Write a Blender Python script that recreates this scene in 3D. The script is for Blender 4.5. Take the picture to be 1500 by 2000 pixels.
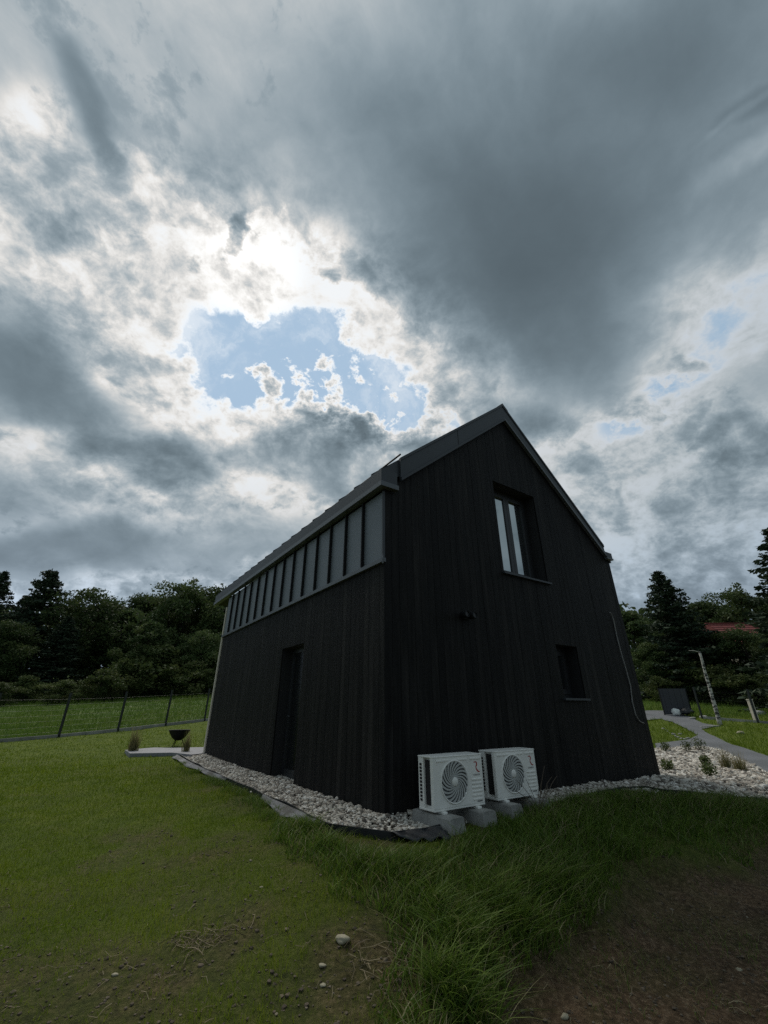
import bpy, bmesh, math, random
import numpy as np
from mathutils import Vector, Matrix, Euler
random.seed(7); rng = np.random.default_rng(7)
scene = bpy.context.scene
col = scene.collection
for o in list(bpy.data.objects): bpy.data.objects.remove(o)

# ---------------------------------------------------------------- camera
F_PX, PITCH, EYE = 814.0, math.radians(25.34), 1.2
cam_data = bpy.data.cameras.new('camera'); cam = bpy.data.objects.new('camera', cam_data); col.objects.link(cam)
cam_data.sensor_fit = 'VERTICAL'; cam_data.sensor_height = 36.0; cam_data.lens = F_PX/2000*36
cam_data.clip_start = 0.05; cam_data.clip_end = 3000
cam.location = (0, 0, EYE); cam.rotation_euler = (math.pi/2 + PITCH, 0, 0)
scene.camera = cam

# ---------------------------------------------------------------- world: broken overcast with the sun behind it
world = bpy.data.worlds.new('World'); scene.world = world; world.use_nodes = True
NT = world.node_tree; NT.nodes.clear()
SUN_EL, SUN_AZ = math.radians(53.0), math.radians(-27.0)          # azimuth clockwise from +Y
SUN_DIR = Vector((math.sin(SUN_AZ)*math.cos(SUN_EL), math.cos(SUN_AZ)*math.cos(SUN_EL), math.sin(SUN_EL)))

class S:
    """a float socket with arithmetic"""
    def __init__(s, sock): s.s = sock
    def _op(s, op, b=None, c=None, clamp=False, swap=False):
        n = NT.nodes.new('ShaderNodeMath'); n.operation = op; n.use_clamp = clamp
        for i, v in enumerate(([b, s] if swap else [s, b]) + [c]):
            if v is None: continue
            if isinstance(v, S): NT.links.new(v.s, n.inputs[i])
            else: n.inputs[i].default_value = v
        return S(n.outputs[0])
    def __add__(s, b): return s._op('ADD', b)
    __radd__ = __add__
    def __mul__(s, b): return s._op('MULTIPLY', b)
    __rmul__ = __mul__
    def __sub__(s, b): return s._op('SUBTRACT', b)
    def __rsub__(s, b): return s._op('SUBTRACT', b, swap=True)
    def __truediv__(s, b): return s._op('DIVIDE', b)
    def __rtruediv__(s, b): return s._op('DIVIDE', b, swap=True)
    def max(s, b): return s._op('MAXIMUM', b)
    def min(s, b): return s._op('MINIMUM', b)
    def abs(s): return s._op('ABSOLUTE')
    def exp(s): return s._op('EXPONENT')
    def pow(s, b): return s._op('POWER', b)
def smooth(v, a, b, lo=0.0, hi=1.0, kind='SMOOTHSTEP'):
    n = NT.nodes.new('ShaderNodeMapRange'); n.interpolation_type = kind; n.clamp = True
    NT.links.new(v.s, n.inputs['Value'])
    n.inputs['From Min'].default_value = a; n.inputs['From Max'].default_value = b
    n.inputs['To Min'].default_value = lo; n.inputs['To Max'].default_value = hi
    return S(n.outputs['Result'])
def vec(x, y, z=0.0):
    n = NT.nodes.new('ShaderNodeCombineXYZ')
    for i, v in enumerate((x, y, z)):
        if isinstance(v, S): NT.links.new(v.s, n.inputs[i])
        else: n.inputs[i].default_value = v
    return n.outputs[0]
def vmath(op, a, b=None, scale=None):
    n = NT.nodes.new('ShaderNodeVectorMath'); n.operation = op
    for i, v in enumerate((a, b)):
        if v is None: continue
        if isinstance(v, (tuple, Vector)): n.inputs[i].default_value = v
        else: NT.links.new(v, n.inputs[i])
    if scale is not None:
        if isinstance(scale, S): NT.links.new(scale.s, n.inputs['Scale'])
        else: n.inputs['Scale'].default_value = scale
    return n.outputs
def mapping(v, loc=(0,0,0), rot=0.0, scale=(1,1,1), kind='TEXTURE'):
    n = NT.nodes.new('ShaderNodeMapping'); n.vector_type = kind
    NT.links.new(v, n.inputs['Vector']); n.inputs['Location'].default_value = loc
    n.inputs['Rotation'].default_value = (0, 0, rot); n.inputs['Scale'].default_value = scale
    return n.outputs[0]
def noise(v, scale, detail=6, rough=0.5, lac=2.0, dist=0.0, color=False):
    n = NT.nodes.new('ShaderNodeTexNoise'); n.noise_dimensions = '3D'
    NT.links.new(v, n.inputs['Vector'])
    n.inputs['Scale'].default_value = scale; n.inputs['Detail'].default_value = detail
    n.inputs['Roughness'].default_value = rough; n.inputs['Lacunarity'].default_value = lac; n.inputs['Distortion'].default_value = dist
    return n.outputs['Color'] if color else S(n.outputs['Fac'])
def mixc(fac, a, b):
    n = NT.nodes.new('ShaderNodeMix'); n.data_type = 'RGBA'; n.clamp_factor = True
    ins = [i for i in n.inputs if i.type == 'RGBA']
    if isinstance(fac, S): NT.links.new(fac.s, n.inputs[0])
    else: n.inputs[0].default_value = fac
    for i, v in zip(ins, (a, b)):
        if isinstance(v, tuple): i.default_value = (*v, 1)
        else: NT.links.new(v, i)
    return [o for o in n.outputs if o.type == 'RGBA'][0]

tc = NT.nodes.new('ShaderNodeTexCoord'); D = tc.outputs['Generated']
FWD = Vector((0, math.cos(PITCH), math.sin(PITCH))); UP = Vector((0, -math.sin(PITCH), math.cos(PITCH)))
sep = NT.nodes.new('ShaderNodeSeparateXYZ'); NT.links.new(D, sep.inputs[0])
dx, dz = S(sep.outputs[0]), S(sep.outputs[2])
fw = S(vmath('DOT_PRODUCT', D, FWD)['Value']); upc = S(vmath('DOT_PRODUCT', D, UP)['Value'])
k = 2*F_PX/1000/(fw + 1.0).max(0.05)
M0 = vec(dx*k, upc*k)                       # stereographic map of the heavens, fixed to the world
def sky_xy(px, py):                         # where a direction seen in the photograph falls on that map
    a, b = (px-750)/F_PX, (1000-py)/F_PX
    r = math.hypot(a, b); s = 1.0 if r < 1e-6 else 2*math.tan(math.atan(r)/2)/r
    return a*s*F_PX/1000, b*s*F_PX/1000
# ragged edges: warp the map by noise of three sizes
def warp(v, src, scale, amp, detail=4, rough=0.55):
    n = vmath('SUBTRACT', noise(src, scale, detail, rough, color=True), (.5, .5, .5))[0]
    return vmath('ADD', v, vmath('MULTIPLY', n, (amp, amp, 0))[0])[0]
MW = warp(warp(M0, M0, 3.0, 0.30, 2, 0.5), M0, 9.0, 0.16, 6, 0.62)
MS = warp(warp(M0, M0, 2.0, 0.28, 2, 0.5), M0, 7.0, 0.07, 4, 0.55)       # softer warp for smooth sheets

def cloud(v, p0, p1, w, amp, core=0.0):
    """a cloud (or gap) between two directions of the sky, w = half width in the same measure"""
    (x0, y0), (x1, y1) = sky_xy(*p0), sky_xy(*p1)
    cx, cy = (x0+x1)/2, (y0+y1)/2
    L = math.hypot(x1-x0, y1-y0)/2; a = math.atan2(y1-y0, x1-x0)
    mx, my = (p0[0]+p1[0])/2, (p0[1]+p1[1])/2
    r = math.hypot(mx-750, my-1000)/F_PX
    g = 1.0 if r < 1e-6 else 0.5*(2*math.tan(math.atan(r)/2)/r + math.cos(math.atan(r))**2/math.cos(math.atan(r)/2)**2)
    w = w*g/1000
    q = mapping(v, (cx, cy, 0), a, (L+w, w, 1))
    return smooth(S(vmath('LENGTH', q)['Value']), core, 1.0, amp, 0.0)

# optical thickness of the clouds: sheets + gaps + noise
T = None
SHEETS = [  # p0, p1, half width, amount, core (0 soft .. .8 hard)
 # the big dark mass overhead
 ((640,330),(1420,250),430,.50,.15), ((880,420),(1230,560),230,.42,.1), ((1010,520),(1150,700),130,.30,.1),
 ((1150,60),(1500,40),220,.28,.1), ((760,520),(1010,640),120,.16,.1), ((960,780),(1080,830),70,.22,.1),
 # right: the blue-grey opening and its cumulus
 ((1340,640),(1560,560),190,-.34,.0), ((1150,830),(1400,700),90,-.30,.1), ((1330,420),(1560,300),50,-.18,.2),
 ((1380,270),(1520,230),55,.22,.3), ((1330,330),(1500,180),22,-.16,.1),
 # left: streaks beside the sun
 ((60,110),(210,330),75,.34,.2), ((180,320),(240,420),60,.22,.1), ((-40,20),(70,90),60,-.42,.1), ((-20,250),(90,290),75,-.20,.1),
 ((180,250),(360,440),32,-.28,.1), ((300,290),(350,350),18,-.16,.1), ((100,480),(150,500),75,.22,.1),
 ((80,420),(20,560),110,-.10,.1),
 # left: dark diagonal roll, then the low sheets
 ((-80,600),(280,850),150,.50,.25), ((230,880),(400,905),85,.46,.35), ((-80,900),(210,950),75,.14,.2),
 ((-150,1065),(330,1050),75,.34,.3), ((330,1060),(760,1010),70,.14,.2), ((0,830),(170,850),45,-.26,.1), ((240,980),(310,960),36,-.22,.1),
 ((-200,1140),(420,1140),40,-.40,.2), ((480,940),(560,950),40,-.20,.1),
 # right: lower bright field
 ((1100,930),(1330,860),90,-.28,.1), ((1080,1090),(1560,1110),80,-.26,.1), ((1390,985),(1530,965),45,.30,.2),
]
for a in SHEETS:
    c = cloud(MS, *a); T = c if T is None else T + c
GAP = [ # the blue gap, with torn edges
 ((470,655),(800,800),120,-.80,.0), ((425,640),(450,780),80,-.55,.0), ((500,600),(600,640),60,-.30,.0), ((790,790),(860,835),75,-.45,.0),
]
THIN = [ # thin, bright cloud round the sun
 ((170,380),(520,560),120,-.20,.1), ((230,560),(330,760),140,-.22,.1), ((375,450),(400,480),40,-.34,.2), ((465,430),(510,420),38,-.34,.2),
 ((500,500),(560,570),55,-.20,.1), ((120,590),(270,620),46,-.16,.1), ((230,330),(390,430),30,-.18,.1), ((630,590),(860,760),60,-.20,.1), ((180,600),(210,640),30,-.20,.1),
]
DETAIL = [
 ((435,430),(425,520),48,.60,.25), ((310,500),(340,560),34,.18,.1), ((570,470),(760,590),62,.40,.2), ((640,540),(660,560),30,.20,.1),
 # wisps and cumulus in and under the gap
 ((420,630),(520,625),26,.40,.1), ((470,720),(530,790),26,.40,.1), ((560,750),(600,755),26,.36,.1), ((455,700),(460,715),18,.36,.1), ((685,760),(690,785),12,.3,.1),
 ((560,870),(780,890),85,.40,.2), ((600,800),(720,830),55,.40,.2), ((470,860),(520,900),40,.22,.2), ((330,840),(420,860),30,.16,.2), ((500,800),(560,820),40,.26,.1),
 # cumulus on the right
 ((1370,920),(1540,890),95,.42,.4), ((1250,720),(1350,745),30,.34,.1), ((1080,960),(1180,930),45,.20,.2), ((1230,930),(1260,940),60,.18,.2),
 ((1150,1030),(1250,1020),40,.22,.2), ((1350,1080),(1500,1060),45,.18,.2),
 # broad thin field low on the right and above the horizon
 ((1050,970),(1560,1050),220,-.58,.3), ((-200,1160),(1700,1165),62,-.52,.3), ((560,930),(760,960),130,-.22,.1),
]
def total(items, v):
    t = None
    for a in items: c = cloud(v, *a); t = c if t is None else t + c
    return t
T = T + total(GAP, MW).max(-.64) + total(THIN, MW).max(-.25) + total(DETAIL, MW)
# how torn the clouds are: rough round the sun and the gap, smooth in the dark mass and low sheets
rough_w = cloud(M0, (150,480), (850,780), 330, 1.0, .30) + cloud(M0, (1050,950), (1500,930), 230, .8, .3) + cloud(M0, (0,880), (500,980), 160, .55, .1)
el = (dz + 0.28).max(0.05)
PL = vec(dx/el, S(sep.outputs[1])/el, 0.0)                       # cloud plane, squeezed towards the horizon
el2 = (dz + 0.55).max(0.05); PP = vec(dx/el2, S(sep.outputs[1])/el2, dz*.8)
n_big = noise(PL, 1.5, 5, .52) - .5
n_streak = noise(mapping(M0, (0,0,0), math.radians(-52), (1.0, .38, 1)), 3.4, 6, .55) - .5
n_puff = noise(warp(PP, PP, 4.0, .14), 7.0, 10, .62) - .5
n_bill = (noise(warp(M0, M0, 6.0, .08), 13.0, 8, .62) - .5).abs()*2 - .22
T = T + .36 + n_big*.60 + n_streak*.26 + n_puff*(rough_w*2.8 + .55) + n_bill*(rough_w*1.0 + .03)
open_w = cloud(MW, (440,685), (840,825), 112, 1.0, .3) + cloud(MS, (1330,640), (1560,560), 170, .40, .0) + cloud(MS, (1180,800), (1350,700), 90, .5, .1)
T = T + open_w*(n_puff*2.6 + n_bill*1.0)
n_fine = noise(warp(PP, PP, 9.0, .06), 19.0, 7, .60) - .5
T = T.max(smooth(n_puff*1.1 + n_bill*.45 + n_big*.5 + n_fine*.5, -.28, .27, .05, .62) - open_w*1.35)
Tc = T.max(0.0)

# light through the cloud: bright where thin and near the sun, dark where thick
cosg = S(vmath('DOT_PRODUCT', D, SUN_DIR)['Value'])
glow = smooth(cosg, .80, 1.0, 0.0, 1.0, 'SMOOTHSTEP'); core = smooth(cosg, .990, 1.0); halo = smooth(cosg, .30, .97, 0.0, 1.0)
thin = (Tc*-2.5).exp()
lum = thin*(.56 + halo*.34 + glow*.30 + core*.25) + (1.0 - thin)*.106
def scaled(c, s): 
    return vmath('SCALE', c, scale=s)[0]
tint = mixc(smooth(lum, .12, .80), (.75, 1.0, 1.17), (1.0, .985, .955))
tint = mixc(smooth(dz, .02, .45), (.78, .99, 1.22), tint)
cloud_col = scaled(tint, lum)
sky_n = NT.nodes.new('ShaderNodeTexSky'); sky_n.sky_type = 'NISHITA'; sky_n.sun_disc = False
sky_n.sun_elevation = SUN_EL; sky_n.sun_rotation = SUN_AZ; sky_n.dust_density = 2.5; sky_n.air_density = 1.0; sky_n.altitude = 300
blue = vmath('MINIMUM', vmath('SCALE', sky_n.outputs[0], scale=.10)[0], (.36, .47, .70))[0]
blue = mixc(.75, blue, (.375, .54, .695))                           # summer haze in the gaps
veil = smooth(noise(MW, 6.0, 6, .62), .44, .66, .03, .42)                # thin cirrus across the gaps
alpha = smooth(T, -.26, .20).max(veil)
final = mixc(alpha, blue, cloud_col)
hz = smooth(dz, -.02, .0)
final = mixc(hz, (.07, .085, .08), final)                          # below the horizon: far dim land
bg = NT.nodes.new('ShaderNodeBackground'); bg.inputs['Strength'].default_value = .707
NT.links.new(final, bg.inputs['Color'])
out = NT.nodes.new('ShaderNodeOutputWorld'); NT.links.new(bg.outputs[0], out.inputs['Surface'])
world.cycles.sampling_method = 'MANUAL'; world.cycles.sample_map_resolution = 512

# ---------------------------------------------------------------- the sun, veiled by cloud
sun_d = bpy.data.lights.new('sun', 'SUN'); sun_d.energy = 1.5; sun_d.angle = math.radians(32); sun_d.color = (1.0, .95, .86)
sun = bpy.data.objects.new('sun', sun_d); col.objects.link(sun)
sun.rotation_euler = SUN_DIR.to_track_quat('Z', 'Y').to_euler()

scene.view_settings.view_transform = 'Standard'; scene.view_settings.look = 'None'
scene.view_settings.exposure = 0.5; scene.view_settings.gamma = 1.0; scene.view_settings.use_curve_mapping = False
scene.cycles.max_bounces = 6; scene.cycles.transparent_max_bounces = 12; scene.cycles.use_denoising = False

# ================================================================ helpers
class MB:
    """collects simple solids and links them as ONE mesh object"""
    def __init__(s): s.v = []; s.f = []
    def add(s, vs, fs):
        n = len(s.v); s.v += [tuple(p) for p in vs]; s.f += [tuple(i+n for i in f) for f in fs]; return s
    def box(s, x0, x1, y0, y1, z0, z1):
        vs = [(x, y, z) for z in (z0, z1) for y in (y0, y1) for x in (x0, x1)]
        return s.add(vs, [(0,2,3,1), (4,5,7,6), (0,1,5,4), (2,6,7,3), (0,4,6,2), (1,3,7,5)])
    def cbox(s, x0, x1, y0, y1, z0, z1, c):
        """box with all edges chamfered"""
        bm = bmesh.new(); bmesh.ops.create_cube(bm, size=1)
        for v in bm.verts: v.co = ((x0+x1)/2+v.co.x*(x1-x0), (y0+y1)/2+v.co.y*(y1-y0), (z0+z1)/2+v.co.z*(z1-z0))
        bmesh.ops.bevel(bm, geom=bm.edges[:], offset=c, segments=2, affect='EDGES', profile=.6)
        bm.verts.index_update(); s.add([v.co[:] for v in bm.verts], [[v.index for v in f.verts] for f in bm.faces]); bm.free(); return s
    def prism(s, poly, d0, d1, m):
        """polygon (s, t) between two depths, placed by m(s, t, d)"""
        n = len(poly)
        vs = [m(a, b, d0) for a, b in poly] + [m(a, b, d1) for a, b in poly]
        fs = [tuple(range(n)), tuple(range(2*n-1, n-1, -1))] + [(i, i+n, (i+1) % n + n, (i+1) % n) for i in range(n)]
        return s.add(vs, fs)
    def tube(s, pts, r, n=6, cap=True):
        pts = [Vector(p) for p in pts]; rs = r if isinstance(r, (list, tuple)) else [r]*len(pts)
        rings = []
        ref = Vector((0, 0, 1))
        for i, p in enumerate(pts):
            t = (pts[min(i+1, len(pts)-1)] - pts[max(i-1, 0)]).normalized()
            a = t.cross(ref if abs(t.dot(ref)) < .95 else Vector((1, 0, 0))).normalized(); b = t.cross(a)
            rings.append([p + (a*math.cos(2*math.pi*k/n) + b*math.sin(2*math.pi*k/n))*rs[i] for k in range(n)])
        vs = [q for ring in rings for q in ring]; fs = []
        for i in range(len(pts)-1):
            for k in range(n): fs.append((i*n+k, i*n+(k+1) % n, (i+1)*n+(k+1) % n, (i+1)*n+k))
        if cap: fs += [tuple(range(n-1, -1, -1)), tuple(range((len(pts)-1)*n, len(pts)*n))]
        return s.add(vs, fs)
    def lathe(s, prof, n=24, c=(0, 0, 0), axis='z'):
        vs = []
        for r, h in prof:
            for k in range(n):
                a = 2*math.pi*k/n; p = (r*math.cos(a), r*math.sin(a), h)
                if axis == 'y': p = (p[0], h, p[1])
                vs.append((p[0]+c[0], p[1]+c[1], p[2]+c[2]))
        fs = [(i*n+k, i*n+(k+1) % n, (i+1)*n+(k+1) % n, (i+1)*n+k) for i in range(len(prof)-1) for k in range(n)]
        return s.add(vs, fs)
    def build(s, name, mat, parent=None, smooth=False, loc=None):
        me = bpy.data.meshes.new(name); me.from_pydata(s.v, [], s.f); me.validate()
        bm = bmesh.new(); bm.from_mesh(me); bmesh.ops.recalc_face_normals(bm, faces=bm.faces); bm.to_mesh(me); bm.free()
        if smooth:
            for p in me.polygons: p.use_smooth = True
        me.materials.append(mat)
        o = bpy.data.objects.new(name, me); col.objects.link(o)
        if parent: o.parent = parent
        if loc is not None: o.location = loc
        return o
def fast_mesh(name, verts, faces, mat, tint=None, parent=None, smooth=False):
    """numpy mesh: verts (n,3), faces (m,k) with one k"""
    me = bpy.data.meshes.new(name); n, m, kk = len(verts), len(faces), faces.shape[1]
    me.vertices.add(n); me.vertices.foreach_set('co', np.asarray(verts, np.float32).ravel())
    me.loops.add(m*kk); me.loops.foreach_set('vertex_index', np.asarray(faces, np.int32).ravel())
    me.polygons.add(m); me.polygons.foreach_set('loop_start', np.arange(0, m*kk, kk, dtype=np.int32))
    me.polygons.foreach_set('use_smooth', np.full(m, smooth, dtype=bool))
    if tint is not None:
        at = me.attributes.new('tint', 'FLOAT', 'POINT'); at.data.foreach_set('value', np.asarray(tint, np.float32))
    me.update(calc_edges=True); me.materials.append(mat)
    o = bpy.data.objects.new(name, me); col.objects.link(o)
    if parent: o.parent = parent
    return o
def empty(name, loc=(0, 0, 0), rz=0.0):
    o = bpy.data.objects.new(name, None); col.objects.link(o); o.empty_display_size = .2
    o.location = loc; o.rotation_euler = (0, 0, rz); return o
def tag(o, label=None, cat=None, group=None, kind=None):
    for k_, v_ in (('label', label), ('category', cat), ('group', group), ('kind', kind)):
        if v_: o[k_] = v_
    return o
def copy_tree(o, parent=None):
    c = o.copy(); col.objects.link(c); c.parent = parent
    for ch in [x for x in bpy.data.objects if x.parent == o]: copy_tree(ch, c)
    return c

# value noise for the land and the planting
_lat = rng.random((256, 256))
def vnoise(x, y):
    x = np.asarray(x, float); y = np.asarray(y, float)
    xi = np.floor(x).astype(int); yi = np.floor(y).astype(int); fx = x-xi; fy = y-yi
    fx = fx*fx*(3-2*fx); fy = fy*fy*(3-2*fy)
    g = lambda a, b: _lat[a & 255, b & 255]
    return (g(xi, yi)*(1-fx)+g(xi+1, yi)*fx)*(1-fy) + (g(xi, yi+1)*(1-fx)+g(xi+1, yi+1)*fx)*fy
def fbm(x, y, s=1.0, oct=4):
    t = 0; a = .5; n = 0
    for i in range(oct):
        t = t + a*vnoise(np.asarray(x)*s+17.3*i, np.asarray(y)*s+9.1*i); n += a; a *= .5; s *= 2.03
    return t/n
def sstep(a, b, x):
    t = np.clip((np.asarray(x, float)-a)/(b-a), 0, 1); return t*t*(3-2*t)
def inpoly(x, y, poly):
    x = np.asarray(x, float); y = np.asarray(y, float); r = np.zeros(x.shape, bool); n = len(poly)
    for i in range(n):
        x0, y0 = poly[i][:2]; x1, y1 = poly[(i+1) % n][:2]
        c = ((y0 > y) != (y1 > y)) & (x < (x1-x0)*(y-y0)/((y1-y0) if y1 != y0 else 1e-9)+x0); r ^= c
    return r
def sdist(x, y, poly):
    """signed distance, positive inside"""
    x = np.asarray(x, float); y = np.asarray(y, float); d = np.full(x.shape, 1e9); n = len(poly)
    for i in range(n):
        x0, y0 = poly[i][:2]; x1, y1 = poly[(i+1) % n][:2]; ex, ey = x1-x0, y1-y0
        t = np.clip(((x-x0)*ex+(y-y0)*ey)/(ex*ex+ey*ey+1e-12), 0, 1)
        d = np.minimum(d, np.hypot(x-x0-t*ex, y-y0-t*ey))
    return np.where(inpoly(x, y, poly), d, -d)

# ---------------------------------------------------------------- the house's own axes: x along the gable, y along the side wall
HOUSE_O = Vector((0.005, 5.959, 0)); HOUSE_RZ = math.radians(34.32)
HL, HW, ZE, ZR, ZBAND = 8.734, 6.634, 4.420, 7.225, 3.206
HM = Matrix.Translation(HOUSE_O) @ Matrix.Rotation(HOUSE_RZ, 4, 'Z')
def hw(x, y, z=0.0): return HM @ Vector((x, y, z))
_c, _s = math.cos(HOUSE_RZ), math.sin(HOUSE_RZ)
def to_local(x, y):
    x = np.asarray(x)-HOUSE_O.x; y = np.asarray(y)-HOUSE_O.y
    return x*_c+y*_s, -x*_s+y*_c

# ---------------------------------------------------------------- lie of the land
def base_z(x, y):
    x = np.asarray(x, float); y = np.asarray(y, float)
    t = np.maximum(0, y-10); z = np.where(t < 15, .0030*t*t, .675+.09*(t-15))
    z = np.minimum(z, 12 + .02*t)
    lx, ly = to_local(x, y)
    d = np.hypot(np.maximum(0, np.maximum(-lx-.7, lx-HW-4)), np.maximum(0, np.maximum(-ly-.75, ly-HL-2)))
    w = sstep(-7, -1.0, x)*.75+.25
    z = z - .34*sstep(.15, 2.6, d)*w*(1-sstep(6.5, 9.5, y))
    return z
def bz(x, y): return float(base_z(np.array([x]), np.array([y]))[0])
def on_ground(px, py, zfun=None):
    """where the line of sight through a point of the photograph meets the land"""
    a, b = px-750, 1000-py
    d = Vector((a, F_PX*math.cos(PITCH)-b*math.sin(PITCH), F_PX*math.sin(PITCH)+b*math.cos(PITCH)))
    d = d/d.y; lo = 1.0; t = 1.0
    while t < 250:
        p = d*t
        if EYE+p.z <= bz(p.x, p.y): break
        t *= 1.03
    lo, hi = t/1.03, t
    for _ in range(24):
        m = (lo+hi)/2; p = d*m
        if EYE+p.z <= bz(p.x, p.y): hi = m
        else: lo = m
    p = d*hi; return Vector((p.x, p.y, EYE+p.z))
def at_y(px, py, y):
    a, b = px-750, 1000-py
    d = Vector((a, F_PX*math.cos(PITCH)-b*math.sin(PITCH), F_PX*math.sin(PITCH)+b*math.cos(PITCH)))
    p = d*(y/d.y); return Vector((p.x, p.y, EYE+p.z))
def gpoly(pts): return [tuple(on_ground(*p)[:2]) for p in pts]

SOIL = gpoly([(1620,1630),(1500,1645),(1350,1668),(1230,1700),(1150,1760),(1060,1800),(990,1845),(930,1910),(880,1990)]) + [(.35,2.2),(.3,-6),(14,-6),(14,3.6)]
LUSH = gpoly([(520,1590),(620,1645),(740,1672),(840,1668),(940,1642),(985,1600),(1060,1576),(1200,1553),(1360,1562),(1560,1580),(1640,1622),(1500,1640),(1350,1660),(1230,1690),(1150,1745),(1060,1790),(990,1835),(930,1900),(880,1985)]) + [(.30,2.3),(.02,2.45)] + gpoly([(800,1900),(770,1790),(690,1740),(640,1690),(560,1640)])
GRAVEL_BED = gpoly([(1282,1462),(1330,1460),(1395,1462),(1440,1479),(1500,1511),(1580,1551),(1600,1585),(1500,1567),(1400,1556),(1300,1549),(1215,1547)]) + [tuple(hw(4.6,.3)[:2]), tuple(hw(6.2,.3)[:2]), tuple(hw(6.5,2.5)[:2])]
STRIP = [tuple(hw(*p)[:2]) for p in [(-.62,8.85),(-.66,5),(-.66,1.36),(-.70,0),(-.33,-.60),(.05,-.66),(.3,-.55),(2.4,-.55),(3.2,-.50),(4.3,-.38),(4.7,-.5),(4.7,.25),(.25,.25),(.25,8.85)]]
PATH = gpoly([(1600,1561),(1500,1511),(1440,1479),(1395,1464),(1330,1460),(1282,1462),(1279,1451),(1340,1446),(1364,1438),(1340,1424),(1312,1410),(1290,1404),(1262,1408),(1255,1388),(1300,1388),(1345,1399),(1372,1412),(1404,1419),(1370,1425),(1380,1432),(1440,1458),(1500,1478),(1600,1500)])
def soil_mask(x, y):
    return sstep(-.12, .18, sdist(x, y, SOIL) + (fbm(x, y, 2.2)-.5)*.7)
def ground_z(x, y):
    x = np.asarray(x, float); y = np.asarray(y, float)
    z = base_z(x, y)
    near = 1-sstep(9, 16, np.hypot(x, y))
    z = z - .13*sstep(-.15, .25, sdist(x, y, SOIL)+(fbm(x, y, 2.2)-.5)*.5)*near
    lx, ly = to_local(x, y)
    free = sstep(.1, .8, np.hypot(np.maximum(0, np.maximum(-lx-.7, lx-11)), np.maximum(0, np.maximum(-ly-.75, ly-HL-2))))
    z = z + ((fbm(x, y, .9, 3)-.5)*.10 + (fbm(x+40, y, 5.0, 3)-.5)*.035*near)*free
    z = z + (fbm(x, y, .12, 3)-.5)*.8*sstep(28, 60, y)
    return z
def gz(x, y): return float(ground_z(np.array([x]), np.array([y]))[0])

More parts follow.
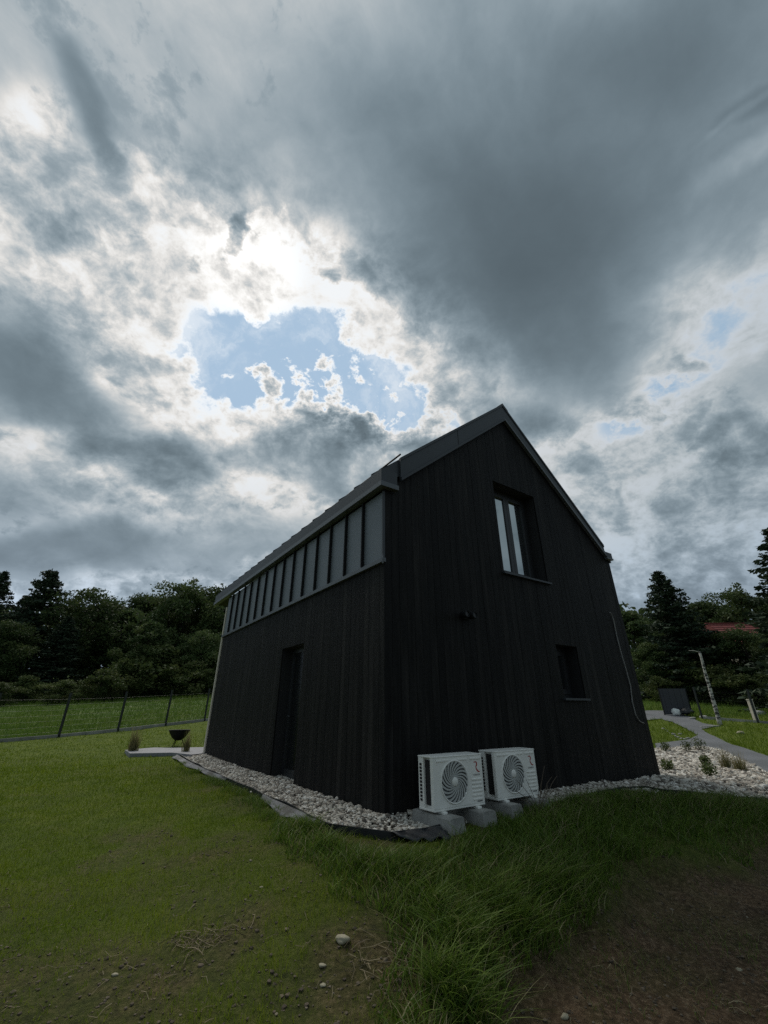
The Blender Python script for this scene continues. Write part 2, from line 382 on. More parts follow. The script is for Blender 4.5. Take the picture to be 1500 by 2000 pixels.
# ================================================================ materials
def mat(name, base, rough=.6, metal=0.0, var=0.0, vscale=4.0, bump=0.0, bscale=30.0, rand=0.0, spec=.5, stretch=None, second=None, sec_scale=2.0, sec_lim=(.45,.62), coat=0.0, tint=None, trans=0.0, obj_coords=True):
    m = bpy.data.materials.new(name); m.use_nodes = True; t = m.node_tree; P = t.nodes['Principled BSDF']
    P.inputs['Roughness'].default_value = rough; P.inputs['Metallic'].default_value = metal
    P.inputs['Specular IOR Level'].default_value = spec; P.inputs['Coat Weight'].default_value = coat
    L = t.links.new
    def nn(k_, **kw):
        n = t.nodes.new(k_)
        for a, b in kw.items(): setattr(n, a, b)
        return n
    tcn = nn('ShaderNodeTexCoord'); v = tcn.outputs['Object']
    if stretch:
        mp = nn('ShaderNodeMapping'); mp.inputs['Scale'].default_value = stretch; L(v, mp.inputs['Vector']); v = mp.outputs[0]
    if rand:
        oi = nn('ShaderNodeObjectInfo'); ad = nn('ShaderNodeVectorMath', operation='ADD'); sc = nn('ShaderNodeMath', operation='MULTIPLY'); sc.inputs[1].default_value = 37.0
        L(oi.outputs['Random'], sc.inputs[0]); L(v, ad.inputs[0]); L(sc.outputs[0], ad.inputs[1]); v = ad.outputs[0]
    c = nn('ShaderNodeRGB'); c.outputs[0].default_value = (*base, 1); cs = c.outputs[0]
    def no(scale, det=5, ro=.6):
        n = nn('ShaderNodeTexNoise'); n.inputs['Scale'].default_value = scale; n.inputs['Detail'].default_value = det; n.inputs['Roughness'].default_value = ro
        L(v, n.inputs['Vector']); return n.outputs['Fac']
    def mr(s, a, b, lo, hi):
        n = nn('ShaderNodeMapRange'); L(s, n.inputs[0])
        for i, x in enumerate((a, b, lo, hi)): n.inputs[i+1].default_value = x
        return n.outputs[0]
    def mx(f, a, b, mode='MIX'):
        n = nn('ShaderNodeMix', data_type='RGBA', blend_type=mode); ins = [i for i in n.inputs if i.type == 'RGBA']
        if hasattr(f, 'links'): L(f, n.inputs[0])
        else: n.inputs[0].default_value = f
        for i, x in zip(ins, (a, b)):
            if isinstance(x, tuple): i.default_value = (*x, 1)
            else: L(x, i)
        return [o for o in n.outputs if o.type == 'RGBA'][0]
    if second: cs = mx(mr(no(sec_scale), sec_lim[0], sec_lim[1], 0, 1), cs, second)
    if tint:
        at = nn('ShaderNodeAttribute', attribute_name='tint'); rp = nn('ShaderNodeValToRGB')
        while len(rp.color_ramp.elements) < len(tint): rp.color_ramp.elements.new(.5)
        for e, (p_, c_) in zip(rp.color_ramp.elements, tint): e.position = p_; e.color = (*c_, 1)
        L(at.outputs['Fac'], rp.inputs[0]); cs = rp.outputs[0]
    if var:
        hs = nn('ShaderNodeHueSaturation'); L(cs, hs.inputs['Color']); L(mr(no(vscale), .25, .75, 1-var, 1+var), hs.inputs['Value']); cs = hs.outputs[0]
    if rand:
        hs = nn('ShaderNodeHueSaturation'); L(cs, hs.inputs['Color']); L(mr(oi.outputs['Random'], 0, 1, 1-rand, 1+rand), hs.inputs['Value']); cs = hs.outputs[0]
    L(cs, P.inputs['Base Color'])
    if bump:
        b = nn('ShaderNodeBump'); b.inputs['Strength'].default_value = bump; b.inputs['Distance'].default_value = .02; L(no(bscale, 6), b.inputs['Height']); L(b.outputs[0], P.inputs['Normal'])
    if trans:
        tr = nn('ShaderNodeBsdfTranslucent'); L(cs, tr.inputs['Color']); ms = nn('ShaderNodeMixShader'); ms.inputs[0].default_value = trans
        L(P.outputs[0], ms.inputs[1]); L(tr.outputs[0], ms.inputs[2]); L(ms.outputs[0], t.nodes['Material Output'].inputs['Surface'])
    return m
M_ = {}
M_['board'] = mat('charred_timber', (.0065,.0063,.0062), .6, var=.8, vscale=3.2, bump=.6, bscale=40, rand=.30, stretch=(4,4,.35), spec=.15, second=(.020,.0185,.017), sec_scale=1.1, sec_lim=(.46,.72))
M_['core'] = mat('wall_membrane', (.006,.006,.006), .9)
M_['reveal'] = mat('black_reveal', (.012,.012,.013), .7, var=.2)
M_['metal'] = mat('grey_sheet_metal', (.044,.050,.057), .50, metal=.2, var=.12, vscale=1.5, bump=.03, bscale=8)
M_['panel'] = mat('slate_grey_panel', (.150,.170,.190), .50, metal=.2, var=.08, vscale=1.2, rand=.06, bump=.02, bscale=3)
M_['trim'] = mat('light_grey_trim', (.105,.115,.125), .45, metal=.3, var=.1)
M_['black'] = mat('black_metal', (.008,.009,.010), .65, spec=.3)
M_['frame'] = mat('anthracite_frame', (.020,.021,.023), .4)
M_['pale'] = mat('pale_timber_edge', (.55,.50,.42), .7, var=.25, vscale=6, stretch=(4,4,.6))
def glass(name, reflect, base=(.006,.007,.008)):
    m = bpy.data.materials.new(name); m.use_nodes = True; t = m.node_tree; P = t.nodes['Principled BSDF']
    P.inputs['Base Color'].default_value = (*base, 1); P.inputs['Roughness'].default_value = .2
    g = t.nodes.new('ShaderNodeBsdfGlossy'); g.inputs['Roughness'].default_value = .03; g.inputs['Color'].default_value = (.9,.96,.95,1)
    fr = t.nodes.new('ShaderNodeFresnel'); fr.inputs['IOR'].default_value = 1.5
    ma = t.nodes.new('ShaderNodeMath'); ma.operation = 'ADD'; ma.use_clamp = True; ma.inputs[1].default_value = reflect; t.links.new(fr.outputs[0], ma.inputs[0])
    ms = t.nodes.new('ShaderNodeMixShader'); t.links.new(ma.outputs[0], ms.inputs[0]); t.links.new(P.outputs[0], ms.inputs[1]); t.links.new(g.outputs[0], ms.inputs[2])
    t.links.new(ms.outputs[0], t.nodes['Material Output'].inputs['Surface']); return m
M_['glass'] = glass('window_glass', .45); M_['door_glass'] = glass('door_glass', .10)
M_['white'] = mat('white_enamel', (.82,.81,.76), .45, var=.06, vscale=5)
M_['grille'] = mat('grey_plastic', (.46,.47,.45), .5)
M_['dark'] = mat('dark_interior', (.012,.012,.012), .8)
M_['red'] = mat('red_print', (.35,.03,.03), .5); M_['greyprint'] = mat('grey_print', (.12,.12,.12), .5)
M_['concrete'] = mat('concrete', (.30,.295,.275), .85, var=.3, vscale=5, bump=.4, bscale=25, second=(.21,.205,.185), sec_scale=3)
M_['stone'] = mat('white_gravel', (.50,.48,.44), .85, tint=[(0,(.10,.085,.07)),(.30,(.34,.30,.25)),(.7,(.54,.50,.43)),(1,(.74,.71,.65))], bump=.3, bscale=40)
M_['gravel_base'] = mat('gravel_bed', (.20,.19,.17), .9, var=.6, vscale=40, bump=.6, bscale=60)
M_['edging'] = mat('black_plastic_edging', (.015,.017,.020), .45, var=.3, vscale=6)
M_['fleece'] = mat('grey_geotextile', (.16,.165,.18), .8, var=.4, vscale=5, bump=.4, bscale=18, second=(.06,.06,.055), sec_scale=3)
M_['asphalt'] = mat('fine_grey_chippings', (.125,.130,.140), .85, var=.28, vscale=1.2, bump=.4, bscale=80, second=(.085,.09,.095), sec_scale=.6)
M_['plate'] = mat('grey_patio_slab', (.24,.24,.255), .8, var=.2, vscale=4, bump=.2)
M_['fence'] = mat('dark_green_fence_paint', (.012,.016,.016), .5)
M_['plinth'] = mat('fence_concrete', (.28,.275,.26), .85, var=.3, vscale=3, rand=.15, bump=.3)
M_['bark'] = mat('dark_bark', (.035,.028,.022), .9, var=.4, vscale=8, bump=.6, bscale=20)
M_['birch'] = mat('birch_bark', (.48,.46,.42), .8, second=(.04,.04,.038), sec_scale=2.2, sec_lim=(.49,.54), stretch=(1.0,1.0,3.2), bump=.3)
M_['bag_w'] = mat('white_plastic_bag', (.80,.82,.78), .5, var=.12, vscale=4, bump=.5, bscale=8)
M_['bag_b'] = mat('black_plastic', (.010,.011,.012), .4, bump=.5, bscale=8)
M_['redroof'] = mat('red_roof_tile', (.17,.035,.030), .8, var=.4, vscale=3)
M_['render'] = mat('cream_render', (.45,.41,.33), .85, var=.1)
M_['straw'] = mat('dry_straw', (.24,.19,.11), .8, tint=[(0,(.12,.09,.05)),(1,(.34,.28,.17))], trans=.2)
M_['pebble'] = mat('pale_pebble', (.30,.27,.19), .85, var=.3, vscale=20, bump=.2)
G1 = [(0,(.092,.145,.010)),(.5,(.155,.220,.014)),(.85,(.21,.255,.022)),(1,(.27,.24,.07))]
G2 = [(0,(.054,.105,.014)),(.5,(.110,.180,.024)),(.80,(.175,.240,.042)),(.90,(.25,.24,.12)),(1,(.34,.29,.16))]
M_['lawn'] = mat('young_lawn', (.06,.09,.02), .6, tint=G1, trans=.40, spec=.10)
M_['lush'] = mat('long_grass', (.04,.08,.02), .5, tint=G2, trans=.35, spec=.22)
M_['field'] = mat('meadow_grass', (.045,.08,.02), .7, tint=[(0,(.065,.125,.020)),(.55,(.115,.190,.032)),(.85,(.17,.215,.050)),(1,(.24,.185,.09))], trans=.35, spec=.08)
M_['leaf_d'] = mat('broad_leaves', (.03,.045,.02), .6, tint=[(0,(.034,.060,.022)),(.5,(.060,.092,.032)),(1,(.105,.130,.046))], trans=.35, spec=.15, rand=.28)
M_['leaf_s'] = mat('spruce_needles', (.02,.03,.02), .7, tint=[(0,(.022,.040,.024)),(.6,(.042,.064,.036)),(1,(.072,.088,.048))], trans=.12, spec=.2)
M_['leaf_b'] = mat('bush_leaves', (.05,.07,.03), .6, tint=[(0,(.050,.076,.024)),(.5,(.085,.118,.038)),(1,(.14,.155,.056))], trans=.35, spec=.15, rand=.25)
M_['ornamental'] = mat('ornamental_grass', (.12,.11,.05), .7, tint=[(0,(.08,.10,.035)),(.5,(.20,.185,.08)),(1,(.40,.31,.17))], trans=.25, spec=.2)

# ================================================================ the ground: one sheet to the horizon
def spaced(a, b, fine0, fine1, step, grow):
    c = list(np.arange(fine0, fine1+1e-6, step)); s = step; x = fine0
    lo = []
    while x > a: s *= grow; x -= s; lo.append(x)
    s = step; x = fine1; hi = []
    while x < b: s *= grow; x += s; hi.append(x)
    return np.array(lo[::-1]+c+hi)
gx = spaced(-700, 700, -6.0, 6.5, .085, 1.07); gy = spaced(-120, 900, 1.6, 8.5, .085, 1.07)
X, Y = np.meshgrid(gx, gy); Z = ground_z(X, Y)
lx, ly = to_local(X, Y)
under = (inpoly(X, Y, STRIP) | inpoly(X, Y, GRAVEL_BED) | inpoly(X, Y, PATH))
Z = Z - .06*under
nx, ny = len(gx), len(gy); idx = np.arange(nx*ny).reshape(ny, nx)
F = np.stack([idx[:-1,:-1].ravel(), idx[:-1,1:].ravel(), idx[1:,1:].ravel(), idx[1:,:-1].ravel()], 1)
def lawn_mask(x, y):
    """how closely the ground is grown over with young lawn, 0 bare to 1 closed"""
    x = np.asarray(x, float); y = np.asarray(y, float)
    d = y - (4.55 + .10*(x+2)) + (fbm(x, y, .8, 3)-.5)*2.6
    m = sstep(-.7, 1.2, d)
    m = np.maximum(m, .60*sstep(.44, .62, fbm(x+9, y+3, 1.4, 3))) * (1-.75*sstep(.56, .70, fbm(x+31, y, 1.1, 3))*(1-sstep(8, 13, y)))
    pc = on_ground(380, 1715); m = np.maximum(m, .85*(1-.6*sstep(.52, .66, fbm(x+31, y, 2.3, 3)))*(1-sstep(.5, 1.25, np.hypot((x-pc.x)*.8, y-pc.y)+(fbm(x+3, y, 1.5, 3)-.5)*.9)))   # the brightest young patch
    edge = sstep(-1.9, -.7, to_local(x, y)[0])*(1-sstep(7.5, 10, y))       # trodden earth beside the edging
    m = m*(1-.7*edge*sstep(.40, .55, fbm(x, y+50, 1.6, 3)))
    m = np.where(y > 12, np.maximum(m, .9), m)
    m = m*(1-.45*sstep(.50, .68, fbm(x+7, y+13, .55, 4))*(1-sstep(10, 14, y)))
    return np.clip(m, .0, 1)*(1-soil_mask(x, y))
g = fast_mesh('ground', np.stack([X.ravel(), Y.ravel(), Z.ravel()], 1), F, bpy.data.materials.new('earth_and_turf'), smooth=True)
tag(g, kind='structure')
for nm, val in (('soil', soil_mask(X, Y)), ('lawn', lawn_mask(X, Y)), ('field', np.maximum(sstep(26, 34, Y), (X < -4)*sstep(0, .6, Y-(18.3+2.15*((X+12.6)/1.02)))))):
    at = g.data.attributes.new(nm, 'FLOAT', 'POINT'); at.data.foreach_set('value', np.asarray(val, np.float32).ravel())
def ground_material(m):
    m.use_nodes = True; t = m.node_tree; P = t.nodes['Principled BSDF']; P.inputs['Roughness'].default_value = .95; P.inputs['Specular IOR Level'].default_value = .15
    L = t.links.new
    tcn = t.nodes.new('ShaderNodeTexCoord')
    def no(s, d=6, r=.65):
        n = t.nodes.new('ShaderNodeTexNoise'); n.inputs['Scale'].default_value = s; n.inputs['Detail'].default_value = d; n.inputs['Roughness'].default_value = r; L(tcn.outputs['Object'], n.inputs['Vector']); return n.outputs['Fac']
    def ramp(s, els):
        r = t.nodes.new('ShaderNodeValToRGB')
        while len(r.color_ramp.elements) < len(els): r.color_ramp.elements.new(.5)
        for e, (p_, c_) in zip(r.color_ramp.elements, els): e.position = p_; e.color = (*c_, 1)
        L(s, r.inputs[0]); return r.outputs[0]
    def mx(f, a, b):
        n = t.nodes.new('ShaderNodeMix'); n.data_type = 'RGBA'; L(f, n.inputs[0]); ins = [i for i in n.inputs if i.type == 'RGBA']; L(a, ins[0]); L(b, ins[1]); return [o for o in n.outputs if o.type == 'RGBA'][0]
    def at(nm):
        n = t.nodes.new('ShaderNodeAttribute'); n.attribute_name = nm; return n.outputs['Fac']
    earth = ramp(no(3.5), [(.30,(.070,.044,.024)),(.48,(.130,.084,.045)),(.58,(.18,.112,.062)),(.72,(.24,.165,.09))])
    grit = ramp(no(28, 5, .7), [(.40,(.040,.029,.018)),(.52,(.115,.080,.050)),(.64,(.30,.225,.15))])
    earth = mx(no(9), earth, grit)
    moss = ramp(no(14, 6, .75), [(.35,(.040,.046,.014)),(.50,(.075,.088,.020)),(.66,(.13,.125,.042))])
    turf = ramp(no(2.2, 8, .7), [(.30,(.060,.088,.012)),(.50,(.095,.130,.016)),(.70,(.135,.160,.026))])
    mossy = t.nodes.new('ShaderNodeMath'); mossy.operation = 'MULTIPLY_ADD'; mossy.use_clamp = True
    L(at('soil'), mossy.inputs[0]); mossy.inputs[1].default_value = -.75; 
    nz = t.nodes.new('ShaderNodeMapRange'); L(no(1.6), nz.inputs[0])
    for i, q in enumerate((.30, .54, .35, .98)): nz.inputs[i+1].default_value = q
    L(nz.outputs[0], mossy.inputs[2])
    c = mx(mossy.outputs[0], earth, moss); c = mx(at('lawn'), c, turf)
    field = ramp(no(.5, 8, .7), [(.30,(.042,.078,.014)),(.5,(.070,.115,.022)),(.72,(.115,.135,.036))])
    c = mx(at('field'), c, field); L(c, P.inputs['Base Color'])
    b = t.nodes.new('ShaderNodeBump'); b.inputs['Strength'].default_value = 1.0; b.inputs['Distance'].default_value = .05; L(no(26, 8, .75), b.inputs['Height']); L(b.outputs[0], P.inputs['Normal'])
ground_material(g.data.materials[0])

# sheets that follow the land (path, gravel beds, patio)
from mathutils.geometry import delaunay_2d_cdt
def sheet(name, poly, step, dz, m, skirt=.0, zf=gz, kind='structure'):
    pts = []
    for i in range(len(poly)):
        a, b = Vector(poly[i][:2]), Vector(poly[(i+1) % len(poly)][:2]); n = max(1, int((b-a).length/step))
        pts += [a.lerp(b, k_/n) for k_ in range(n)]
    nb = len(pts)
    xs = [p.x for p in pts]; ys = [p.y for p in pts]
    gx_, gy_ = np.meshgrid(np.arange(min(xs), max(xs), step), np.arange(min(ys), max(ys), step))
    gx_ = gx_.ravel(); gy_ = gy_.ravel(); ok = sdist(gx_, gy_, poly) > step*.4
    pts += [Vector((a, b)) for a, b in zip(gx_[ok], gy_[ok])]
    r = delaunay_2d_cdt(pts, [], [list(range(nb))], 1, 1e-5)
    vs, fs = r[0], r[2]
    zz = ground_z(np.array([v.x for v in vs]), np.array([v.y for v in vs])) if zf is gz else np.array([zf(v.x, v.y) for v in vs])
    b_ = MB(); b_.v = [(v.x, v.y, z+dz) for v, z in zip(vs, zz)]; b_.f = [tuple(f) for f in fs]
    o = b_.build(name, m, smooth=True)
    if o.data.polygons and o.data.polygons[0].normal.z < 0: o.data.flip_normals()
    tag(o, kind=kind); return o
sheet('path', PATH, .35, .012, M_['asphalt'])
sheet('gravel_bed', GRAVEL_BED, .25, -.004, M_['gravel_base'])
sheet('gravel_strip', STRIP, .2, -.008, M_['gravel_base'])

# ---------------------------------------------------------------- white crushed stones
def ico(sub=0):
    bm = bmesh.new(); bmesh.ops.create_icosphere(bm, subdivisions=sub+1, radius=1.0)
    bm.verts.index_update(); v = np.array([q.co[:] for q in bm.verts]); f = np.array([[q.index for q in p.verts] for p in bm.faces]); bm.free(); return v, f
ICO_V, ICO_F = ico()
def scatter_stones(name, px_, py_, pz_, size, flat=.7):
    n = len(px_); V = ICO_V[None]*(1+.55*(rng.random((n, len(ICO_V), 1))-.5))
    V = V*np.stack([size*rng.uniform(.75, 1.35, n), size*rng.uniform(.6, 1.0, n), size*flat*rng.uniform(.6, 1.0, n)], 1)[:, None, :]
    a = rng.uniform(0, 2*np.pi, n); b = rng.normal(0, .45, n)
    ca, sa, cb, sb = np.cos(a)[:, None], np.sin(a)[:, None], np.cos(b)[:, None], np.sin(b)[:, None]
    x, y, z = V[..., 0], V[..., 1], V[..., 2]
    y, z = y*cb-z*sb, y*sb+z*cb; x, y = x*ca-y*sa, x*sa+y*ca
    V = np.stack([x+px_[:, None], y+py_[:, None], z+pz_[:, None]], 2)
    Fs = (ICO_F[None]+(np.arange(n)*len(ICO_V))[:, None, None]).reshape(-1, 3)
    o = fast_mesh(name, V.reshape(-1, 3), Fs, M_['stone'], np.repeat(rng.random(n), len(ICO_V)))
    tag(o, kind='stuff'); return o
def in_poly_points(poly, dens):
    P_ = np.array([p[:2] for p in poly]); lo, hi = P_.min(0), P_.max(0); n = int((hi-lo).prod()*dens)
    q = rng.uniform(lo, hi, (n, 2)); return q[inpoly(q[:, 0], q[:, 1], poly)]
q = in_poly_points(STRIP, 1900)
lx, ly = to_local(q[:, 0], q[:, 1]); keep = ~((lx > -.0) & (ly > .0)) | ((lx < .24) & (ly > 2.69) & (ly < 3.77))
q = q[keep]; lx, ly = lx[keep], ly[keep]
heap = .05*sstep(-.62, -.1, lx)*(1-sstep(0, .3, -ly)) + .03*rng.random(len(q))
scatter_stones('gravel', q[:, 0], q[:, 1], ground_z(q[:, 0], q[:, 1])+heap, np.clip(rng.lognormal(-4.02, .40, len(q)), .008, .040))
q = in_poly_points(GRAVEL_BED, 420)
scatter_stones('gravel', q[:, 0], q[:, 1], ground_z(q[:, 0], q[:, 1])+rng.uniform(0, .03, len(q)), np.clip(rng.lognormal(-3.45, .38, len(q)), .014, .065))

# ---------------------------------------------------------------- grass
def blades(name, x, y, h, w, m, bend=.35, seg=2, tint=None, kind='stuff', lean=None, zoff=-.005, parent=None, z=None, spread=None):
    n = len(x); a = rng.uniform(0, 2*np.pi, n); d = rng.uniform(0, 2*np.pi, n) if lean is None else lean
    b = h*bend*rng.uniform(.3, 1.6, n) if spread is None else h*spread
    zz = (ground_z(x, y) if z is None else z)+zoff; rows = []
    for i in range(seg+1):
        t = i/seg; ww = w*(1-t**1.6)*.5
        cx = x+np.cos(d)*b*t*t; cy = y+np.sin(d)*b*t*t; cz = zz+h*(t-.25*bend*t*t)
        if i < seg: rows += [np.stack([cx-np.cos(a)*ww, cy-np.sin(a)*ww, cz], 1), np.stack([cx+np.cos(a)*ww, cy+np.sin(a)*ww, cz], 1)]
        else: rows += [np.stack([cx, cy, cz], 1)]
    k_ = len(rows); V = np.stack(rows, 1).reshape(-1, 3); f = []
    for i in range(seg-1): f += [(2*i, 2*i+1, 2*i+3), (2*i, 2*i+3, 2*i+2)]
    f += [(2*seg-2, 2*seg-1, 2*seg)]
    Fs = (np.array(f)[None]+(np.arange(n)*k_)[:, None, None]).reshape(-1, 3)
    tn = rng.random(n) if tint is None else tint
    o = fast_mesh(name, V, Fs, m, np.repeat(np.clip(tn, 0, 1), k_), parent=parent)
    if kind: tag(o, kind=kind)
    return o
def off_hard(x, y):
    return ~(inpoly(x, y, STRIP) | inpoly(x, y, GRAVEL_BED) | inpoly(x, y, PATH) | ((to_local(x, y)[0] > -.0) & (to_local(x, y)[1] > -.3) & (to_local(x, y)[0] < HW+.1) & (to_local(x, y)[1] < HL+2.2)))
def in_view(x, y, m=.35): return np.abs(x) < (.98+m)*y*.95 + .8
# young lawn, near
n = 420000; y = 2.0 + 12*rng.random(n)**1.7; x = (rng.random(n)*2-1)*(y*1.05+.8)
lm = lawn_mask(x, y); keep = (rng.random(n) < lm**1.2*(1-sstep(8.5, 14, y))) & off_hard(x, y) & (sdist(x, y, LUSH) < .15) & (x < 2.5)
x, y = x[keep], y[keep]; pt = fbm(x, y, 1.3, 3)
h = rng.uniform(.022, .060, len(x))*(.6+.9*pt); w = .0022+.0011*y*.45
blades('grass', x, y, h, w, M_['lawn'], .45, 2, tint=rng.random(len(x))*.55+(pt-.3)*.8+.05)
# long grass on the bank
n = 125000; P_ = np.array(LUSH); lo, hi = P_.min(0)-.15, P_.max(0)+.15
q = rng.uniform(lo, hi, (n, 2)); q = q[(np.hypot(q[:, 0], q[:, 1]) < 14)]
x, y = q[:, 0], q[:, 1]; dd = sdist(x, y, LUSH)+(fbm(x, y, 2.5, 3)-.5)*.5
cl = fbm(x+5, y, 1.7, 3); keep = (dd > -.08) & (rng.random(len(x)) < .35+1.4*np.clip(cl-.3, 0, 1)) & off_hard(x, y) & (y > 2.2)
x, y, dd, cl = x[keep], y[keep], dd[keep], cl[keep]
h = rng.uniform(.08, .24, len(x))*(.55+.9*cl)*(.55+.45*sstep(-.1, .35, dd)); w = rng.uniform(.0040, .0115, len(x))+.0003*y
edge_l = np.arctan2(-1.0, .6)+rng.normal(0, 1.1, len(x)); free_l = rng.uniform(0, 2*np.pi, len(x))
blades('grass', x, y, h, w, M_['lush'], .75, 4, tint=rng.random(len(x))**1.2*.92+(cl-.40)*.5, lean=np.where(rng.random(len(x)) < .55, edge_l, free_l))
# big arching clumps of the bank's edge
cx_, cy_, ch_, ct_ = [], [], [], []
for (px, py, k_, hh, rr) in [(860,1790,380,.30,.20),(900,1850,420,.33,.20),(960,1760,380,.30,.22),(870,1930,360,.34,.16),(1060,1740,420,.32,.24),(1110,1720,330,.28,.22),(830,1700,300,.24,.22),
                             (760,1700,260,.22,.2),(600,1625,200,.26,.16),(640,1655,160,.22,.15),(700,1690,200,.2,.18),(1210,1660,260,.24,.22),(1010,1800,330,.30,.18),(930,1970,260,.32,.14),(1330,1620,200,.22,.25),(930,1650,220,.22,.22),(1150,1610,220,.2,.3)]:
    p = on_ground(px, py); cx_.append(rng.normal(p.x, rr*.5, k_)); cy_.append(rng.normal(p.y, rr*.5, k_)); ch_.append(rng.uniform(.45, 1.1, k_)*hh); ct_.append(rng.random(k_)*.93)
x, y, h, tn = map(np.concatenate, (cx_, cy_, ch_, ct_)); keep = off_hard(x, y) & (y > 2.0); x, y, h, tn = x[keep], y[keep], h[keep], tn[keep]
blades('grass', x, y, h, rng.uniform(.005, .012, len(x)), M_['lush'], .95, 5, tint=tn, lean=np.arctan2(-1.0, .45)+rng.normal(0, 1.2, len(x)))
n = 2600; x = rng.uniform(lo[0], hi[0], n); y = rng.uniform(lo[1], hi[1], n); keep = (sdist(x, y, LUSH) > .05) & off_hard(x, y) & (fbm(x, y, 1.1, 2) > .45) & (y > 2.3) & (np.hypot(x, y) < 13); x, y = x[keep], y[keep]
blades('dry_stalks', x, y, rng.uniform(.10, .30, len(x)), rng.uniform(.003, .005, len(x)), M_['straw'], .9, 4)
n = 9000; ax = -.76-np.abs(rng.normal(0, .16, n)); ay = rng.uniform(-.3, 8.4, n); x = HOUSE_O.x+ax*_c-ay*_s; y = HOUSE_O.y+ax*_s+ay*_c; keep = (fbm(x, y, 2.4, 3) > .47) & off_hard(x, y); x, y = x[keep], y[keep]
blades('grass', x, y, rng.uniform(.04, .13, len(x)), rng.uniform(.004, .008, len(x)), M_['lush'], .7, 3, tint=rng.random(len(x))*.9)
# tufts and seedlings on the bare earth
n = 90000; x = rng.uniform(-6, 6, n); y = rng.uniform(2.0, 6.5, n); c_ = fbm(x+70, y, 3.0, 3); keep = (c_ > .47) & off_hard(x, y) & (soil_mask(x, y) < .5+.0*x) & (x < 2.2)
x, y = x[keep], y[keep]; blades('grass', x, y, rng.uniform(.010, .05, len(x)), rng.uniform(.002, .005, len(x)), M_['lawn'], .6, 2, tint=rng.random(len(x))*.8)
n = 30000; x = rng.uniform(0, 7, n); y = rng.uniform(2.0, 6.8, n); c_ = fbm(x+20, y+11, 2.2, 3); keep = (c_+.25*np.exp(-np.abs(sdist(x, y, SOIL))/.25) > .60) & (soil_mask(x, y) > .2)
x, y = x[keep], y[keep]; blades('grass', x, y, rng.uniform(.02, .10, len(x)), np.full(len(x), .003), M_['lush'], .9, 2)
# lawn farther off, and the verges by the path
n = 130000; y = 6 + 25*rng.random(n)**1.3; x = (rng.random(n)*2-1)*(y*1.1); keep = off_hard(x, y) & ((x < 0) | (x > 7)) & (y < 24+ (x > 0)*30) & (rng.random(n) < sstep(6, 11, y)*lawn_mask(x, y))
x, y = x[keep], y[keep]; blades('grass', x, y, rng.uniform(.03, .09, len(x))*(1+(x > 4)*1.2), .005+.0008*y, M_['lawn'], .5, 1, tint=rng.random(len(x))*np.where(x > 4, .35, .75))
# meadow beyond the fence
n = 120000; y = 17 + 38*rng.random(n)**1.3; x = (rng.random(n)*2-1)*(y*1.15); fy = 18.3+2.15*((x+12.6)/1.02)
keep = ((x < -4) & (y > fy+.3)) | ((x > 6) & (y > 26)); keep &= off_hard(x, y); x, y = x[keep], y[keep]
pt = fbm(x, y, .25, 3); blades('grass', x, y, rng.uniform(.06, .30, len(x))*(.5+1.6*pt), .012+.0008*y, M_['field'], .5, 2, tint=rng.random(len(x))*.5+pt*.6-.05)
# straw, twigs and clods lying about
def litter(name, n, x, y, L_, r, m):
    V, Fc, tn = [], [], []
    z = ground_z(x, y)+.006
    for i in range(n):
        a = rng.uniform(0, 6.28); c = np.array([x[i], y[i], z[i]]); pts = []
        for k_ in range(4):
            t = k_/3-.5; pts.append(c+np.array([math.cos(a)*t*L_[i], math.sin(a)*t*L_[i], .012*math.sin(k_*2.1+i)+.010*abs(t)])); a += rng.normal(0, .22)
        b_ = MB(); b_.tube(pts, r*rng.uniform(.6, 1.2), 3, False); o = len(V)*0+sum(len(v) for v in V); V.append(np.array(b_.v)); Fc.append(np.array(b_.f)+o); tn.append(np.full(len(b_.v), rng.random()))
    o = fast_mesh(name, np.concatenate(V), np.concatenate(Fc), m, np.concatenate(tn)); tag(o, kind='stuff')
n = 900; y = 2.3+4.0*rng.random(n)**1.4; x = rng.uniform(-1.0, 1.15, n)*y
k_ = (sdist(x, y, LUSH) < .1) & off_hard(x, y); x, y = x[k_], y[k_]
litter('straw', len(x), x, y, rng.uniform(.03, .16, len(x)), .0016, M_['straw'])
p1, p2 = on_ground(405, 1840), on_ground(745, 1870)
x = np.concatenate([rng.normal(p1.x, .12, 60), rng.normal(p2.x, .14, 55)]); y = np.concatenate([rng.normal(p1.y, .06, 60), rng.normal(p2.y, .12, 55)])
litter('straw', len(x), x, y, rng.uniform(.08, .28, len(x)), .0018, M_['straw'])
n = 11000; y = 2.2+4.6*rng.random(n)**1.3; x = rng.uniform(-1.05, 1.2, n)*y; k_ = (sdist(x, y, LUSH) < .0) & off_hard(x, y) & (rng.random(n) > lawn_mask(x, y)); x, y = x[k_], y[k_]
def clods(name, x, y, s, m):
    n = len(x); V = ICO_V[None]*(1+.6*(rng.random((n, len(ICO_V), 1))-.5))*s[:, None, None]*np.array([1, 1, .65])
    V = V+np.stack([x, y, ground_z(x, y)+s*.15], 1)[:, None]; Fs = (ICO_F[None]+(np.arange(n)*len(ICO_V))[:, None, None]).reshape(-1, 3)
    tag(fast_mesh(name, V.reshape(-1, 3), Fs, m, np.repeat(rng.random(n), len(ICO_V))), kind='stuff')
M_['clod'] = mat('earth_clods', (.05,.04,.03), .95, tint=[(0,(.055,.042,.028)),(.8,(.11,.085,.058)),(.985,(.13,.105,.075)),(1,(.22,.19,.14))])
clods('dirt_clods', x, y, np.abs(rng.normal(0, .0055, len(x)))+.0025, M_['clod'])

